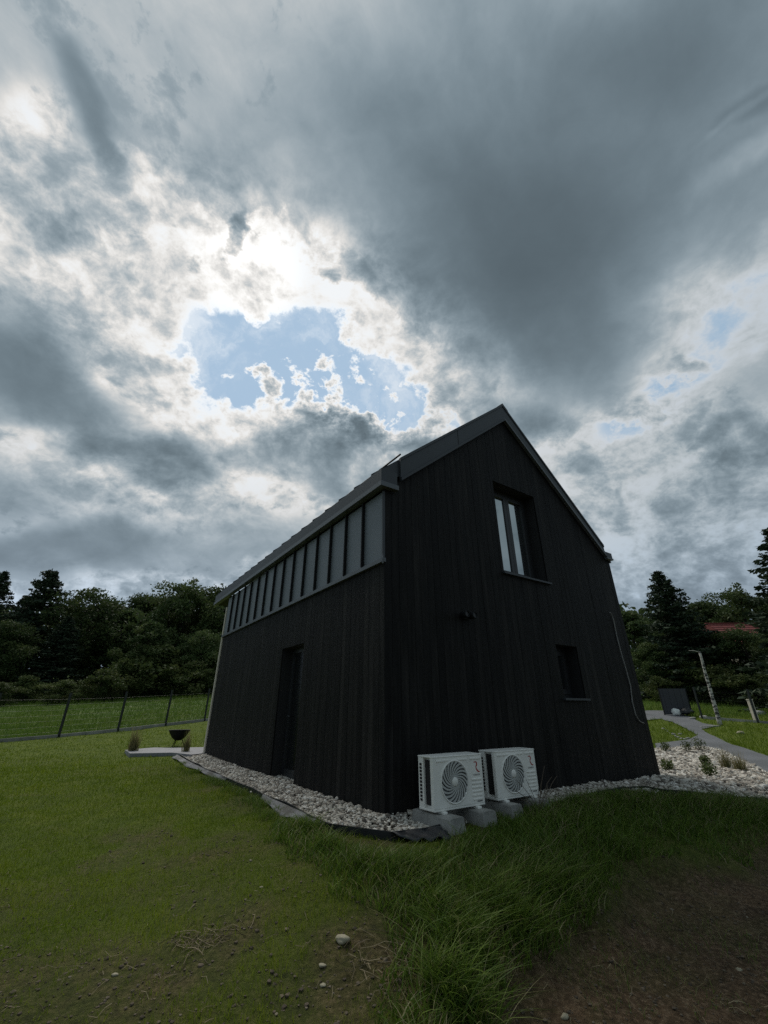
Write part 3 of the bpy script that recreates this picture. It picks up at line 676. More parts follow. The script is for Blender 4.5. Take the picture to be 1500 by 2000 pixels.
# ================================================================ the black house
house = empty('house', HOUSE_O, HOUSE_RZ)
tag(house, 'black timber-clad house with steep grey metal roof and a band of metal panels', 'house')
def gab(s, z, d): return (s, d, z)              # gable plane: s along x, depth inwards +y
def sid(s, z, d): return (d, s, z)              # side wall: s along y, depth inwards +x
SLOPE = (ZR-ZE)/(HW/2)
def roofline(s): return ZE + SLOPE*(s if s < HW/2 else HW-s)
WIN, WIN2, DOOR = (2.702,4.006,3.506,5.463), (3.908,4.575,1.382,2.312), (2.689,3.773,-.3,2.337)
def wall_grid(b, m, d, s_cuts, z_cuts, holes, top=None):
    """a flat wall with its openings left out"""
    for s0, s1 in zip(s_cuts[:-1], s_cuts[1:]):
        for z0, z1 in zip(z_cuts[:-1], z_cuts[1:]):
            if any(s0 >= h[0]-1e-6 and s1 <= h[1]+1e-6 and z0 >= h[2]-1e-6 and z1 <= h[3]+1e-6 for h in holes): continue
            b.add([m(s0, z0, d), m(s1, z0, d), m(s1, z1, d), m(s0, z1, d)], [(0,1,2,3)])
    if top: b.add([m(p[0], p[1], d) for p in top], [tuple(range(len(top)))])
D0 = .028
b = MB(); wall_grid(b, gab, D0, [D0, WIN[0], WIN2[0], WIN[1], WIN2[1], HW-D0], [-.3, WIN2[2], WIN2[3], WIN[2], ZE], [WIN, (WIN2[0],WIN[1],*WIN2[2:]), (WIN[1],WIN2[1],*WIN2[2:]), (WIN[0],WIN2[0],WIN[2],ZE), (WIN2[0],WIN[1],WIN[2],ZE)])
# above the eaves the window cuts into the triangle
b.add([gab(*p, D0) for p in [(D0,ZE),(WIN[0],ZE),(WIN[0],roofline(WIN[0]))]], [(0,1,2)])
b.add([gab(*p, D0) for p in [(WIN[0],WIN[3]),(WIN[1],WIN[3]),(WIN[1],roofline(WIN[1])),(HW/2,ZR),(WIN[0],roofline(WIN[0]))]], [(0,1,2,3,4)])
b.add([gab(*p, D0) for p in [(WIN[1],ZE),(HW-D0,ZE),(WIN[1],roofline(WIN[1]))]], [(0,1,2)])
gable = b.build('gable_wall', M_['core'], house)
b = MB(); wall_grid(b, sid, D0, [D0, DOOR[0], DOOR[1], HL], [-.3, DOOR[3], ZE], [DOOR]); side = b.build('side_wall', M_['core'], house)
b = MB(); b.add([(HW-D0, D0, -.3), (HW-D0, HL, -.3), (HW-D0, HL, ZE), (HW-D0, D0, ZE)], [(0,1,2,3)])
b.add([(D0, HL, -.3), (HW-D0, HL, -.3), (HW-D0, HL, ZE), (HW/2, HL, ZR), (D0, HL, ZE)], [(0,1,2,3,4)]); b.build('rear_wall', M_['core'], house)
# reveals of the openings
def reveal(m, h, depth, parent, sill=True):
    b = MB(); s0, s1, z0, z1 = h; e = .004; t = .02
    for q in ((s0-t, s0+e, z0, z1), (s1-e, s1+t, z0, z1), (s0+e, s1-e, z1-e, z1+t)) + (((s0+e, s1-e, z0-t, z0+e),) if sill else ()):
        b.prism([(q[0],q[2]),(q[1],q[2]),(q[1],q[3]),(q[0],q[3])], .030, depth+.06, m)
    b.prism([(s0-t,z0-t),(s1+t,z0-t),(s1+t,z1+t),(s0-t,z1+t)], depth+.062, depth+.08, m)
    return b.build('reveal', M_['reveal'], parent)
# vertical boards, each one a piece of its own
def boards(m, s_end, holes, top, z0, parent, pitch=.1375):
    n = round(s_end/pitch); p = s_end/n
    for i in range(n):
        a, c = i*p+.0012, (i+1)*p-.0012
        cuts = sorted({a, c} | {e for h in holes for e in h[:2] if a+.012 < e < c-.012})
        for s0, s1 in zip(cuts[:-1], cuts[1:]):
            mid = (s0+s1)/2; hs = sorted([h for h in holes if h[0] < mid < h[1]], key=lambda h: h[2]); spans = []; lo = z0 - rng.uniform(0, .01)
            for h in hs:
                if h[2] > lo: spans.append((lo, h[2]))
                lo = h[3]
            spans.append((lo, None))
            d = rng.uniform(.0, .003); ch = .0022
            for lo_, hi_ in spans:
                f = [s0, s0+ch, s1-ch, s1]; B = MB(); vs = []
                pk = [HW/2] if (hi_ is None and top is roofline and s0 < HW/2 < s1) else []
                tops = [(hi_ if hi_ is not None else top(s)) for s in f]
                if min(tops) - lo_ < .02: continue
                for s, dd, tz in zip(f, (d+ch, d, d, d+ch), tops): vs += [m(s, lo_, dd), m(s, tz, dd)]
                for s, tz in ((s1, tops[3]), (s0, tops[0])): vs += [m(s, lo_, .027), m(s, tz, .027)]
                fs = [(2*k_, 2*((k_+1) % 6), 2*((k_+1) % 6)+1, 2*k_+1) for k_ in range(6)] + [tuple(range(0, 12, 2)), tuple(range(11, 0, -2))]
                B.add(vs, fs).build('board', M_['board'], parent)
boards(gab, HW, [WIN, WIN2], roofline, .0, gable)
boards(sid, HL, [DOOR], lambda s: ZBAND, .0, side)
b = MB(); b.box(-.030, .10, HL+.004, HL+.11, .0, 4.12); b.build('corner_strip', M_['pale'], house)
b = MB(); b.box(.10, HW-.1, HL+.004, HL+.03, .0, ZE); b.build('rear_cladding', M_['board'], house)
b = MB(); b.box(HW+.002, HW+.025, .03, HL, .0, ZE-.02); b.build('far_cladding', M_['board'], house)
# metal-panelled band under the eaves
band = MB().prism([(.03,ZBAND),(HL,ZBAND),(HL,ZE),(.03,ZE)], .012, .026, sid).build('metal_band', M_['black'], house)
NP = 15; pw = HL/NP
for i in range(NP):
    MB().prism([(i*pw+.016,ZBAND+.05),((i+1)*pw-.016,ZBAND+.05),((i+1)*pw-.016,ZE-.03),(i*pw+.016,ZE-.03)], -.010, .010, sid).build('panel', M_['panel'], band)
    if i: MB().prism([(i*pw-.012,ZBAND+.05),(i*pw+.012,ZBAND+.05),(i*pw+.012,ZE-.03),(i*pw-.012,ZE-.03)], -.062, .0, sid).build('seam', M_['black'], band)
b = MB(); b.prism([(-.03,ZBAND-.015),(HL+.03,ZBAND-.015),(HL+.03,ZBAND+.045),(-.03,ZBAND+.045)], -.050, .008, sid); b.build('sill_flashing', M_['trim'], band)
b = MB(); b.box(-.035, .005, -.012, .015, ZBAND+.05, ZE-.03); b.build('corner_flashing', M_['metal'], band)
b = MB(); b.tube([(-.045,-.03,ZBAND+.08), (-.055,-.04,ZBAND+.02), (-.05,-.035,ZBAND-.05)], .012, 6); b.build('hook', M_['trim'], band)
# windows
def window(m, h, depth, parent, sashes, gm, sill=True):
    s0, s1, z0, z1 = h
    b = MB(); fw_ = .075
    for q in ((s0+.004, s0+fw_, z0+.004, z1-.004), (s1-fw_, s1-.004, z0+.004, z1-.004), (s0+fw_, s1-fw_, z1-fw_, z1-.004), (s0+fw_, s1-fw_, z0+.004, z0+fw_)):
        b.prism([(q[0],q[2]),(q[1],q[2]),(q[1],q[3]),(q[0],q[3])], depth, depth+.058, m)
    w = b.build('window', M_['frame'], parent)
    W_ = (s1-s0-2*fw_)/sashes
    for i in range(sashes):
        a = s0+fw_+i*W_; c = a+W_; b = MB(); e = .085; g0, g1 = z0+fw_, z1-fw_
        for q in ((a+.003, a+e, g0+.003, g1-.003), (c-e, c-.003, g0+.003, g1-.003), (a+e, c-e, g1-e, g1-.003), (a+e, c-e, g0+.003, g0+e)):
            b.prism([(q[0],q[2]),(q[1],q[2]),(q[1],q[3]),(q[0],q[3])], depth-.018, depth+.03, m)
        b.build('sash', M_['frame'], w)
        MB().prism([(a+e,g0+e),(c-e,g0+e),(c-e,g1-e),(a+e,g1-e)], depth+.004, depth+.020, m).build('pane', gm, w)
    if sill:
        b = MB(); b.prism([(s0-.05,z0-.035),(s1+.05,z0-.035),(s1+.05,z0-.001),(s0-.05,z0-.001)], -.055, -.001, m)
        b.prism([(s0+.006,z0-.02),(s1-.006,z0-.02),(s1-.006,z0+.003),(s0+.006,z0+.003)], .001, depth-.02, m); b.build('sill', M_['metal'], w)
    return w
reveal(gab, WIN, .27, gable); window(gab, WIN, .27, gable, 2, M_['glass'])
reveal(gab, WIN2, .27, gable); window(gab, WIN2, .27, gable, 1, M_['door_glass'])
reveal(sid, DOOR, .26, side, False)
s0, s1, z0, z1 = DOOR; b = MB()
for q in ((s0+.005, s0+.09, .08, z1-.005), (s1-.09, s1-.005, .08, z1-.005), (s0+.09, s1-.09, z1-.09, z1-.005), (s0+.09, s1-.09, .08, .20)):
    b.prism([(q[0],q[2]),(q[1],q[2]),(q[1],q[3]),(q[0],q[3])], .22, .29, sid)
dr = b.build('door', M_['frame'], side); MB().prism([(s0+.09,.20),(s1-.09,.20),(s1-.09,z1-.09),(s0+.09,z1-.09)], .245, .265, sid).build('pane', M_['door_glass'], dr)
b = MB(); b.tube([(.215, s1-.14, 1.08), (.18, s1-.14, 1.08), (.18, s1-.26, 1.08)], .011, 8); b.build('handle', M_['metal'], dr)

# roof: two slabs with verges, eaves boxes, ridge and standing seams
Y0, Y1 = -.055, 10.15; TH = .45
def roof_slab(sgn, te):
    f = (lambda x: x) if sgn < 0 else (lambda x: HW-x)
    prof = [(-.02, ZE+.08), (HW/2, ZR+.10), (HW/2, ZR+TH-.02), (-.09, ZE-.09*SLOPE+te-.02)]
    b = MB(); b.add([(f(x), y, z) for y in (Y0+.045, Y1) for x, z in prof], [(0,1,2,3), (7,6,5,4)] + [(i, (i+1) % 4, (i+1) % 4+4, i+4) for i in range(4)]); return b
BAR = [(0,1,2,3), (7,6,5,4)] + [(i, (i+1) % 4, (i+1) % 4+4, i+4) for i in range(4)]
for sgn in (-1, 1):
    f = (lambda x: x) if sgn < 0 else (lambda x: HW-x)
    te = .43 if sgn < 0 else .21
    tl_ = lambda x: ZE+SLOPE*x+te+(TH-te)*x/(HW/2)                   # upper line of the roof
    bl_ = lambda x: ZE+SLOPE*x-(.0 if sgn < 0 else .05*(1-x/(HW/2)))
    r = roof_slab(sgn, te).build('roof', M_['metal'], house)
    x0 = .30 if sgn < 0 else .20; xr = HW/2+.001*sgn
    vb = MB().add([(f(x), y, z) for y in (Y0, Y0+.044) for x, z in [(x0, bl_(x0)+.045), (xr, ZR+.045), (xr, ZR+TH-.05), (x0, tl_(x0)-.05)]], BAR).build('verge_board', M_['metal'], house)
    MB().add([(f(x), y, z) for y in (Y0-.018, Y0+.043) for x, z in [(x0, tl_(x0)-.048), (HW/2, ZR+TH-.048), (HW/2, ZR+TH+.012), (x0, tl_(x0)+.012)]], BAR).build('cap_strip', M_['metal'], vb)
    MB().add([(f(x), y, z) for y in (Y0-.028, Y0+.043) for x, z in [(x0, bl_(x0)-.02), (HW/2, ZR-.01), (HW/2, ZR+.042), (x0, bl_(x0)+.042)]], BAR).build('drip_edge', M_['trim'] if sgn > 0 else M_['metal'], vb)
    if sgn < 0: MB().box(f(1.75)-.005, f(1.75)+.005, Y0-.004, Y0+.001, bl_(1.75)+.05, tl_(1.75)-.06).build('joint', M_['black'], vb)
    b = MB(); b.box(*sorted((f(-.115 if sgn < 0 else -.03), f(.20))), Y0-.03, Y0+.04, ZE+.100, ZE+.335 if sgn < 0 else ZE+.22); b.box(*sorted((f(-.115 if sgn < 0 else -.05), f(-.03))), Y0+.042, Y1, ZE+.100, ZE+.325 if sgn < 0 else ZE+.19)
    eb = b.build('eaves_box', M_['metal'], house)
    b = MB(); b.box(*sorted((f(-.140 if sgn < 0 else -.05), f(.215))), Y0-.055 if sgn < 0 else Y0-.04, Y0+.035, ZE+.005 if sgn < 0 else ZE+.05, ZE+.088); b.box(*sorted((f(-.140 if sgn < 0 else -.06), f(-.012))), Y0+.037, Y1+.02, ZE+.007, ZE+.088); b.build('gutter', M_['trim'], eb)
    b = MB(); b.box(*sorted((f(-.005), f(.9))), HL+.06, Y1-.03, ZE+.02, ZE+.06); b.build('soffit', M_['black'], eb)
    for i in range(18):
        y = .25+i*.57; e = .035
        if y > Y1-.1: break
        MB().add([(f(x), yy, z) for yy in (y-.014, y+.014) for x, z in [(-.095, ZE-.095*SLOPE+te-.03), (HW/2-.05, ZR-.05*SLOPE+TH-.03), (HW/2-.05, ZR-.05*SLOPE+TH+e), (-.095, ZE-.095*SLOPE+te+e)]], BAR).build('standing_seam', M_['metal'], r)
b = MB(); b.add([(x, y, z) for y in (Y0-.02, Y1) for x, z in [(HW/2-.16, ZR-.16*SLOPE+TH+.005), (HW/2, ZR+TH+.012), (HW/2+.16, ZR-.16*SLOPE+TH+.005), (HW/2+.16, ZR-.16*SLOPE+TH+.022), (HW/2, ZR+TH+.034), (HW/2-.16, ZR-.16*SLOPE+TH+.022)]], [(0,1,2,3,4,5), (11,10,9,8,7,6)] + [(i, (i+1) % 6, (i+1) % 6+6, i+6) for i in range(6)]); b.build('ridge_cap', M_['metal'], house)
xg, zg = .265, 5.145
sg = MB().tube([(xg, -.10, zg), (xg, 9.6, zg)], .016, 8).build('snow_guard', M_['black'], house)
for i in range(6): MB().box(xg-.012, xg+.012, .5+i*1.7, .525+i*1.7, zg-.20, zg-.01).build('bracket', M_['black'], sg)
# posts carrying the overhanging roof at the far end
for x in (HW-.25,): MB().box(x-.07, x+.07, 9.9, 10.04, -.1, ZE+.019).build('post', M_['black'], house)

# ---------------------------------------------------------------- on the gable: twin spot, hanging cable
lamp = empty('wall_spotlight', hw(1.58, 0, 2.56), HOUSE_RZ); tag(lamp, 'small black twin-headed spotlight fixed to the gable below the window', 'lamp')
MB().cbox(-.07, .07, -.035, -.001, -.045, .045, .006).build('mount', M_['black'], lamp)
for dxx in (-.085, .085):
    h_ = MB().lathe([(.0,-.03), (.035,-.03), (.052,-.045), (.055,-.15), (.047,-.16), (.044,-.135), (0,-.13)], 16, (dxx, 0, .012), 'y').build('lamp_head', M_['black'], lamp, True)
    MB().lathe([(0,-.140), (.043,-.140)], 16, (dxx, 0, .012), 'y').build('lens', M_['frame'], h_)
cb = MB().tube([tuple(hw(x, -.018-.012*math.sin(i*1.7), z)) for i, (x, z) in enumerate([(6.08,3.16),(6.12,3.14),(6.18,2.98),(6.175,2.68),(6.16,2.3),(6.20,1.94),(6.26,1.64),(6.18,1.35),(6.16,1.11),(6.24,1.0),(6.36,.96),(6.44,.945)])], .011, 6).build('cable', mat('grey_cable', (.20,.20,.19), .6), None, True)
tag(cb, 'loose pale grey cable hanging down the right edge of the black gable', 'cable')

# ================================================================ heat pump units on concrete feet
def swirl_text(s, size, mat_, parent, name, loc, rot):
    cu = bpy.data.curves.new(name, 'FONT'); cu.body = s; cu.size = size; cu.extrude = .0004; cu.align_x = 'CENTER'
    t = bpy.data.objects.new(name, cu); dg = bpy.context.evaluated_depsgraph_get(); col.objects.link(t); dg.update()
    me = bpy.data.meshes.new_from_object(t.evaluated_get(dg)); bpy.data.objects.remove(t); me.materials.clear(); me.materials.append(mat_)
    o = bpy.data.objects.new(name, me); col.objects.link(o); o.parent = parent; o.location = loc; o.rotation_euler = rot; return o
def make_unit():
    u = empty('air_conditioner')
    W_, Dp, Hh = .80, .27, .505
    b = MB(); b.cbox(.0, W_, 0, .055, 0, Hh, .012)                       # front shell
    b.box(.045, W_-.002, .056, .175, .004, Hh-.004)                      # set back behind the open coil side
    b.cbox(.002, W_-.002, .176, Dp, .002, Hh-.002, .006); b.cbox(-.003, W_+.003, -.004, Dp+.004, Hh-.006, Hh+.012, .008); b.cbox(-.002, W_+.002, .004, Dp, -.018, .004, .005)
    case = b.build('casing', M_['white'], u)
    MB().box(.030, .0445, .056, .175, .03, Hh-.03).build('coil', M_['dark'], u)
    for i in range(11): MB().box(-.004, .004, .205, .240, .065+i*.035, .088+i*.035).build('slot', M_['dark'], case)
    cx, cz, R = .325, .250, .208
    MB().lathe([(R+.014,.002), (R+.012,-.010), (R,-.012), (R-.006,-.001)], 48, (cx, 0, cz), 'y').build('fan_ring', M_['white'], u, True)
    gr = MB().lathe([(0,-.001), (R-.004,-.001)], 40, (cx, 0, cz), 'y').build('fan_grille', mat('grey_fan_shadow', (.075,.078,.078), .7), u)
    b = MB()
    for k_ in range(20):
        a0 = 2*math.pi*k_/20; pts = []
        for j in range(7):
            t = j/6; r = .050+(R-.054)*t; a = a0-1.15*t**.8; pts.append((r, a))
        for j in range(6):
            (r0, a_), (r1, b_) = pts[j], pts[j+1]; w0, w1 = .10+.0012/r0, .10+.0012/r1; w0 = .0035/r0+.062; w1 = .0035/r1+.062
            q = [(r0, a_-w0), (r0, a_+w0), (r1, b_+w1), (r1, b_-w1)]
            vs = [(cx+r*math.cos(a), y, cz+r*math.sin(a)) for y in (-.004, -.011) for r, a in q]
            b.add(vs, [(0,1,2,3), (7,6,5,4), (0,4,5,1), (1,5,6,2), (2,6,7,3), (3,7,4,0)])
    b.build('vane', M_['grille'], gr)
    MB().lathe([(0,-.017), (.040,-.016), (.047,-.010), (.047,-.002)], 24, (cx, 0, cz), 'y').build('hub', M_['white'], gr, True)
    for x0, x1 in ((.045, .545), (.585, .775)): MB().cbox(x0, x1, -.007, .004, .458, .478, .004).build('ridge', M_['white'], case)
    for i in range(6): MB().cbox(.60, .765, -.009, .004, .040+i*.040, .058+i*.040, .005).build('louvre', M_['white'], case)
    lg = MB(); path = [(x_, z_-.034) for x_, z_ in [(.655,.462),(.690,.465),(.706,.452),(.703,.432),(.690,.415),(.690,.398),(.702,.378),(.722,.362),(.750,.357)]]
    wid = [.004,.007,.009,.009,.007,.007,.009,.008,.003]
    L_, R_ = [], []
    for i, (x, z) in enumerate(path):
        x0, z0 = path[max(0, i-1)]; x1, z1 = path[min(len(path)-1, i+1)]; n_ = math.hypot(x1-x0, z1-z0); nx_, nz_ = -(z1-z0)/n_, (x1-x0)/n_
        L_.append((x+nx_*wid[i], z+nz_*wid[i])); R_.append((x-nx_*wid[i], z-nz_*wid[i]))
    for i in range(len(path)-1):
        q = [L_[i], L_[i+1], R_[i+1], R_[i]]; lg.add([(x, y, z) for y in (-.0015, .0) for x, z in q], [(0,1,2,3), (7,6,5,4), (0,4,5,1), (1,5,6,2), (2,6,7,3), (3,7,4,0)])
    lg.build('logo', M_['red'], u)
    swirl_text('rotenso', .036, M_['greyprint'], u, 'lettering', (.690, -.0012, .288), (math.pi/2, 0, 0))
    MB().box(.672, .755, -.0015, .0, .020, .032).build('badge', M_['greyprint'], u)
    for x in (.13, .67):
        MB().cbox(x-.03, x+.03, -.035, Dp+.03, -.045, -.019, .006).build('foot', M_['white'], u)
    return u
u1 = make_unit(); u1.location = hw(.245, -.625, .185); u1.rotation_euler = (0, 0, HOUSE_RZ)
tag(u1, 'white air conditioner outdoor unit nearest the house corner, on tall concrete blocks', 'heat pump', 'outdoor units along the gable')
u2 = copy_tree(u1); u2.location = hw(1.305, -.60, .192)
tag(u2, 'white air conditioner outdoor unit with dry weed stems crossing its fan grille', 'heat pump', 'outdoor units along the gable')
def block(x, y0, y1, top, bot, label, w=.20):
    b = MB(); n = 5; vs = []
    for i in range(n):
        t = i/(n-1); y = y0+(y1-y0)*t; e = rng.normal(0, .0025, 4)
        vs += [(-w/2-.035+e[0], y-.04*(1-2*t), bot), (w/2+.035+e[1], y-.04*(1-2*t), bot), (w/2-.004+e[2], y, top-.014), (w/2-.018, y, top+e[3]*.3), (-w/2+.018, y, top-e[3]*.3), (-w/2+.004-e[2], y, top-.014)]
    fs = [(i*6+k_, i*6+(k_+1) % 6, (i+1)*6+(k_+1) % 6, (i+1)*6+k_) for i in range(n-1) for k_ in range(6)] + [tuple(range(6)), tuple(range(n*6-1, n*6-7, -1))]
    o = b.add(vs, fs).build('concrete_block', M_['concrete']); o.location = hw(x, 0, 0); o.rotation_euler = (0, 0, HOUSE_RZ)
    tag(o, label, 'concrete block', 'concrete feet under the outdoor units')
block(.375, -.84, -.20, .139, -.26, 'weathered concrete block under the near end of the corner unit, half in grass', .22)
block(.915, -.80, -.20, .139, -.26, 'weathered concrete block under the far end of the corner unit', .22)
block(1.435, -.76, -.18, .146, -.20, 'low concrete block in shadow below the weed-crossed unit, nearer end')
block(1.975, -.76, -.18, .146, -.20, 'low concrete block behind grass below the weed-crossed unit, farther end')
wd = empty('weed', hw(1.72, -.86, gz(*hw(1.72,-.86)[:2]))); tag(wd, 'dead brown weed with bent stems in front of the second white unit', 'plant')
for i, (a, h_, le) in enumerate([(-.9,.52,.33),(-.4,.45,.16),(.2,.42,.12),(.7,.48,.30),(1.1,.36,.34),(.0,.30,.05),(-1.3,.30,.28),(.5,.60,.20),(-.7,.40,.40),(.9,.50,.42),(.3,.34,.22)]):
    d = Vector((math.cos(HOUSE_RZ)*math.copysign(1, a), math.sin(HOUSE_RZ)*math.copysign(1, a), 0)); pts = []
    for k_ in range(6):
        t = k_/5; pts.append(tuple(d*le*t**1.5*1.1 + Vector((rng.normal(0,.006), rng.normal(0,.006)-.02*t, h_*(t-.30*t*t*abs(a)*.7)))))
    st = MB().tube(pts, [.0058-.0006*k_ for k_ in range(6)], 4).build('stem', mat('dead_stem', (.10,.075,.05), .8) if i == 0 else bpy.data.materials['dead_stem'], wd)

# ---------------------------------------------------------------- garden edging, loose fabric
def ribbon(name, pts, h, m, t=.012, zoff=0.0):
    b = MB(); n = len(pts); vs = []
    for i, p in enumerate(pts):
        p = Vector(p[:2]); a = Vector(pts[max(0, i-1)][:2]); c = Vector(pts[min(n-1, i+1)][:2]); d = (c-a).normalized(); nn_ = Vector((-d.y, d.x))*t/2
        z = gz(p.x, p.y)+zoff
        vs += [(p.x+nn_.x, p.y+nn_.y, z-.15), (p.x-nn_.x, p.y-nn_.y, z-.15), (p.x-nn_.x, p.y-nn_.y, z+h), (p.x+nn_.x, p.y+nn_.y, z+h)]
    fs = [(i*4+k_, i*4+(k_+1) % 4, (i+1)*4+(k_+1) % 4, (i+1)*4+k_) for i in range(n-1) for k_ in range(4)] + [(0,1,2,3), (n*4-1, n*4-2, n*4-3, n*4-4)]
    return b.add(vs, fs).build(name, m)
def dense(pts, st=.25):
    o = []
    for a, c in zip(pts[:-1], pts[1:]):
        a, c = Vector(a[:2]), Vector(c[:2]); n = max(1, int((c-a).length/st)); o += [a.lerp(c, k_/n) for k_ in range(n)]
    o.append(Vector(pts[-1][:2])); return [(p.x+.02*math.sin(i*.9), p.y+.02*math.cos(i*1.3)) for i, p in enumerate(o)]
e1 = ribbon('garden_edging', dense([hw(-.60,8.9), hw(-.68,5), hw(-.68,1.36), hw(-.72,0), hw(-.36,-.62), hw(.02,-.70), hw(.24,-.70)]), .075, M_['edging'], .018)
tag(e1, 'black plastic edging holding the white stones along the side wall', 'garden edging')
e2 = ribbon('garden_edging', dense([hw(2.2,-.60), hw(3.2,-.54), hw(4.3,-.42), hw(4.75,-.62)] + [Vector(on_ground(*p)) for p in [(1300,1551),(1400,1559),(1500,1570),(1600,1588)]]), .06, M_['edging'], .018)
tag(e2, 'black plastic edging between the white gravel bed and the long grass', 'garden edging')
def flap(pts_in, pts_out, label):
    n = 14; b = MB(); vs = []; m_ = 6
    def along(P_, t):
        t = t*(len(P_)-1); i = min(int(t), len(P_)-2); return Vector(P_[i]).lerp(Vector(P_[i+1]), t-i)
    for i in range(n):
        for j in range(m_):
            p = along(pts_in, i/(n-1)).lerp(along(pts_out, i/(n-1)), j/(m_-1)); q = Vector((p.x, p.y, 0)); z = gz(q.x, q.y)+.02+.022*math.sin(i*1.1+j)*math.sin(j*1.6)+.05*(1-j/(m_-1))
            vs.append((q.x, q.y, z))
    fs = [(i*m_+j, i*m_+j+1, (i+1)*m_+j+1, (i+1)*m_+j) for i in range(n-1) for j in range(m_-1)]
    b.add(vs, fs); o = b.build('geotextile', M_['fleece'], None, True); sm = o.modifiers.new('thickness', 'SOLIDIFY'); sm.thickness = .006
    tag(o, label, 'ground sheet'); return o
def l2(x, y): return tuple(hw(x, y)[:2])
flap([l2(-.71,2.1), l2(-.71,.6), l2(-.74,.15)], [l2(-.76,2.1), l2(-.89,.9), l2(-.82,.15)], 'grey fabric flap spilling out below the edging near the house corner')
flap([l2(-.67,8.8), l2(-.71,6.8), l2(-.71,4.0)], [l2(-.80,8.9), l2(-.84,6.6), l2(-.74,4.0)], 'grey fabric strip showing outside the edging at its far end')
bs = MB(); pts = [l2(-.40,-.64), l2(.20,-.74), l2(.16,-.98), l2(-.22,-.86)]
flap([pts[0], pts[1]], [pts[3], pts[2]], 'dark sheet flap hanging from the edging beside the concrete block').data.materials[0] = M_['edging']

# ---------------------------------------------------------------- loose stones on the bare earth
def stone(px, py, r, label, flat=.55):
    bm = bmesh.new(); bmesh.ops.create_icosphere(bm, subdivisions=3, radius=1)
    s_ = rng.uniform(0, 50)
    for v in bm.verts:
        n_ = 1+.45*(float(vnoise(v.co.x*1.6+s_, v.co.y*1.6+v.co.z*1.3))-.5); v.co = Vector((v.co.x*1.25, v.co.y*.9, v.co.z*flat))*r*n_
    me = bpy.data.meshes.new('stone'); bm.to_mesh(me); bm.free(); me.materials.append(M_['pebble'])
    for p in me.polygons: p.use_smooth = True
    o = bpy.data.objects.new('stone', me); col.objects.link(o); p = on_ground(px, py); o.location = (p.x, p.y, gz(p.x, p.y)+r*flat*.30); o.rotation_euler = (rng.uniform(-.15,.15), rng.uniform(-.15,.15), rng.uniform(-.5, .5))
    tag(o, label, 'stone'); return o
stone(668, 1838, .040, 'largest pale round stone lying on the bare earth left of the long grass')
stone(630, 1880, .017, 'small pale stone on bare earth below the largest one')
stone(631, 1917, .015, 'small pale stone on bare earth close to the bottom edge')
stone(223, 1911, .018, 'flat pale stone among moss at the lower left')
stone(510, 1738, .013, 'small pale stone at the edge of the bright young lawn')
stone(1430, 1843, .016, 'pale stone lying alone on the dark soil at the right')
stone(1095, 1920, .02, 'brownish stone on dark soil just right of the long grass', .7)

# ---------------------------------------------------------------- patio, fire bowl, ornamental grasses at the far end of the house
PATIO = gpoly([(243,1470),(252,1479),(335,1477),(372,1482),(402,1478),(402,1462),(330,1464),(300,1463)])
pz = max(gz(*p) for p in PATIO)+.035
nP = len(PATIO); b = MB(); b.add([(p[0], p[1], z) for z in (pz-.16, pz) for p in PATIO], [tuple(range(nP-1, -1, -1)), tuple(range(nP, 2*nP))] + [(i, (i+1) % nP, (i+1) % nP+nP, i+nP) for i in range(nP)])
tag(b.build('patio', M_['plate']), kind='structure')
p = on_ground(345, 1459)
fb = empty('fire_bowl', (p.x, p.y, gz(p.x, p.y))); tag(fb, 'dark steel fire bowl on thin legs standing on the lawn behind the patio', 'fire bowl')
MB().lathe([(.0,.16), (.10,.175), (.20,.25), (.28,.37), (.335,.47), (.345,.475), (.325,.46), (.27,.365), (.19,.26), (.0,.20)], 28).build('bowl', M_['black'], fb, True)
for k_ in range(3):
    a = k_*2.094+.3; MB().tube([(.12*math.cos(a), .12*math.sin(a), .20), (.24*math.cos(a), .24*math.sin(a), -.03)], .012, 6).build('leg', M_['black'], fb)
def grass_plant(px, py, h, spread, n, m, label, cat='ornamental grass', name='ornamental_grass', w=.008, y=None):
    p = on_ground(px, py); r = empty(name, (p.x, p.y, gz(p.x, p.y))); tag(r, label, cat)
    for nm, f_, hh, sp in (('foliage', .75, .62, 1.0), ('stalks', .25, 1.0, .55)):
        k_ = max(6, int(n*f_)); x = rng.normal(0, spread*.18, k_); yv = rng.normal(0, spread*.18, k_); h_ = h*hh*rng.uniform(.55, 1.0, k_)
        o = blades(nm, x, yv, h_, np.full(k_, w), m, .5, 4, parent=r, z=np.zeros(k_), kind=None, spread=spread*sp/h*rng.uniform(.3, 1.1, k_), tint=rng.random(k_)*.7+(.3 if nm == 'stalks' else 0))
    return r
grass_plant(258, 1472, 1.05, .30, 260, M_['ornamental'], 'tall feathery grass clump at the left end of the grey patio', w=.012)
grass_plant(362, 1474, .85, .22, 220, M_['ornamental'], 'bushy straw-tipped grass clump beside the fire bowl at the house corner', w=.012)

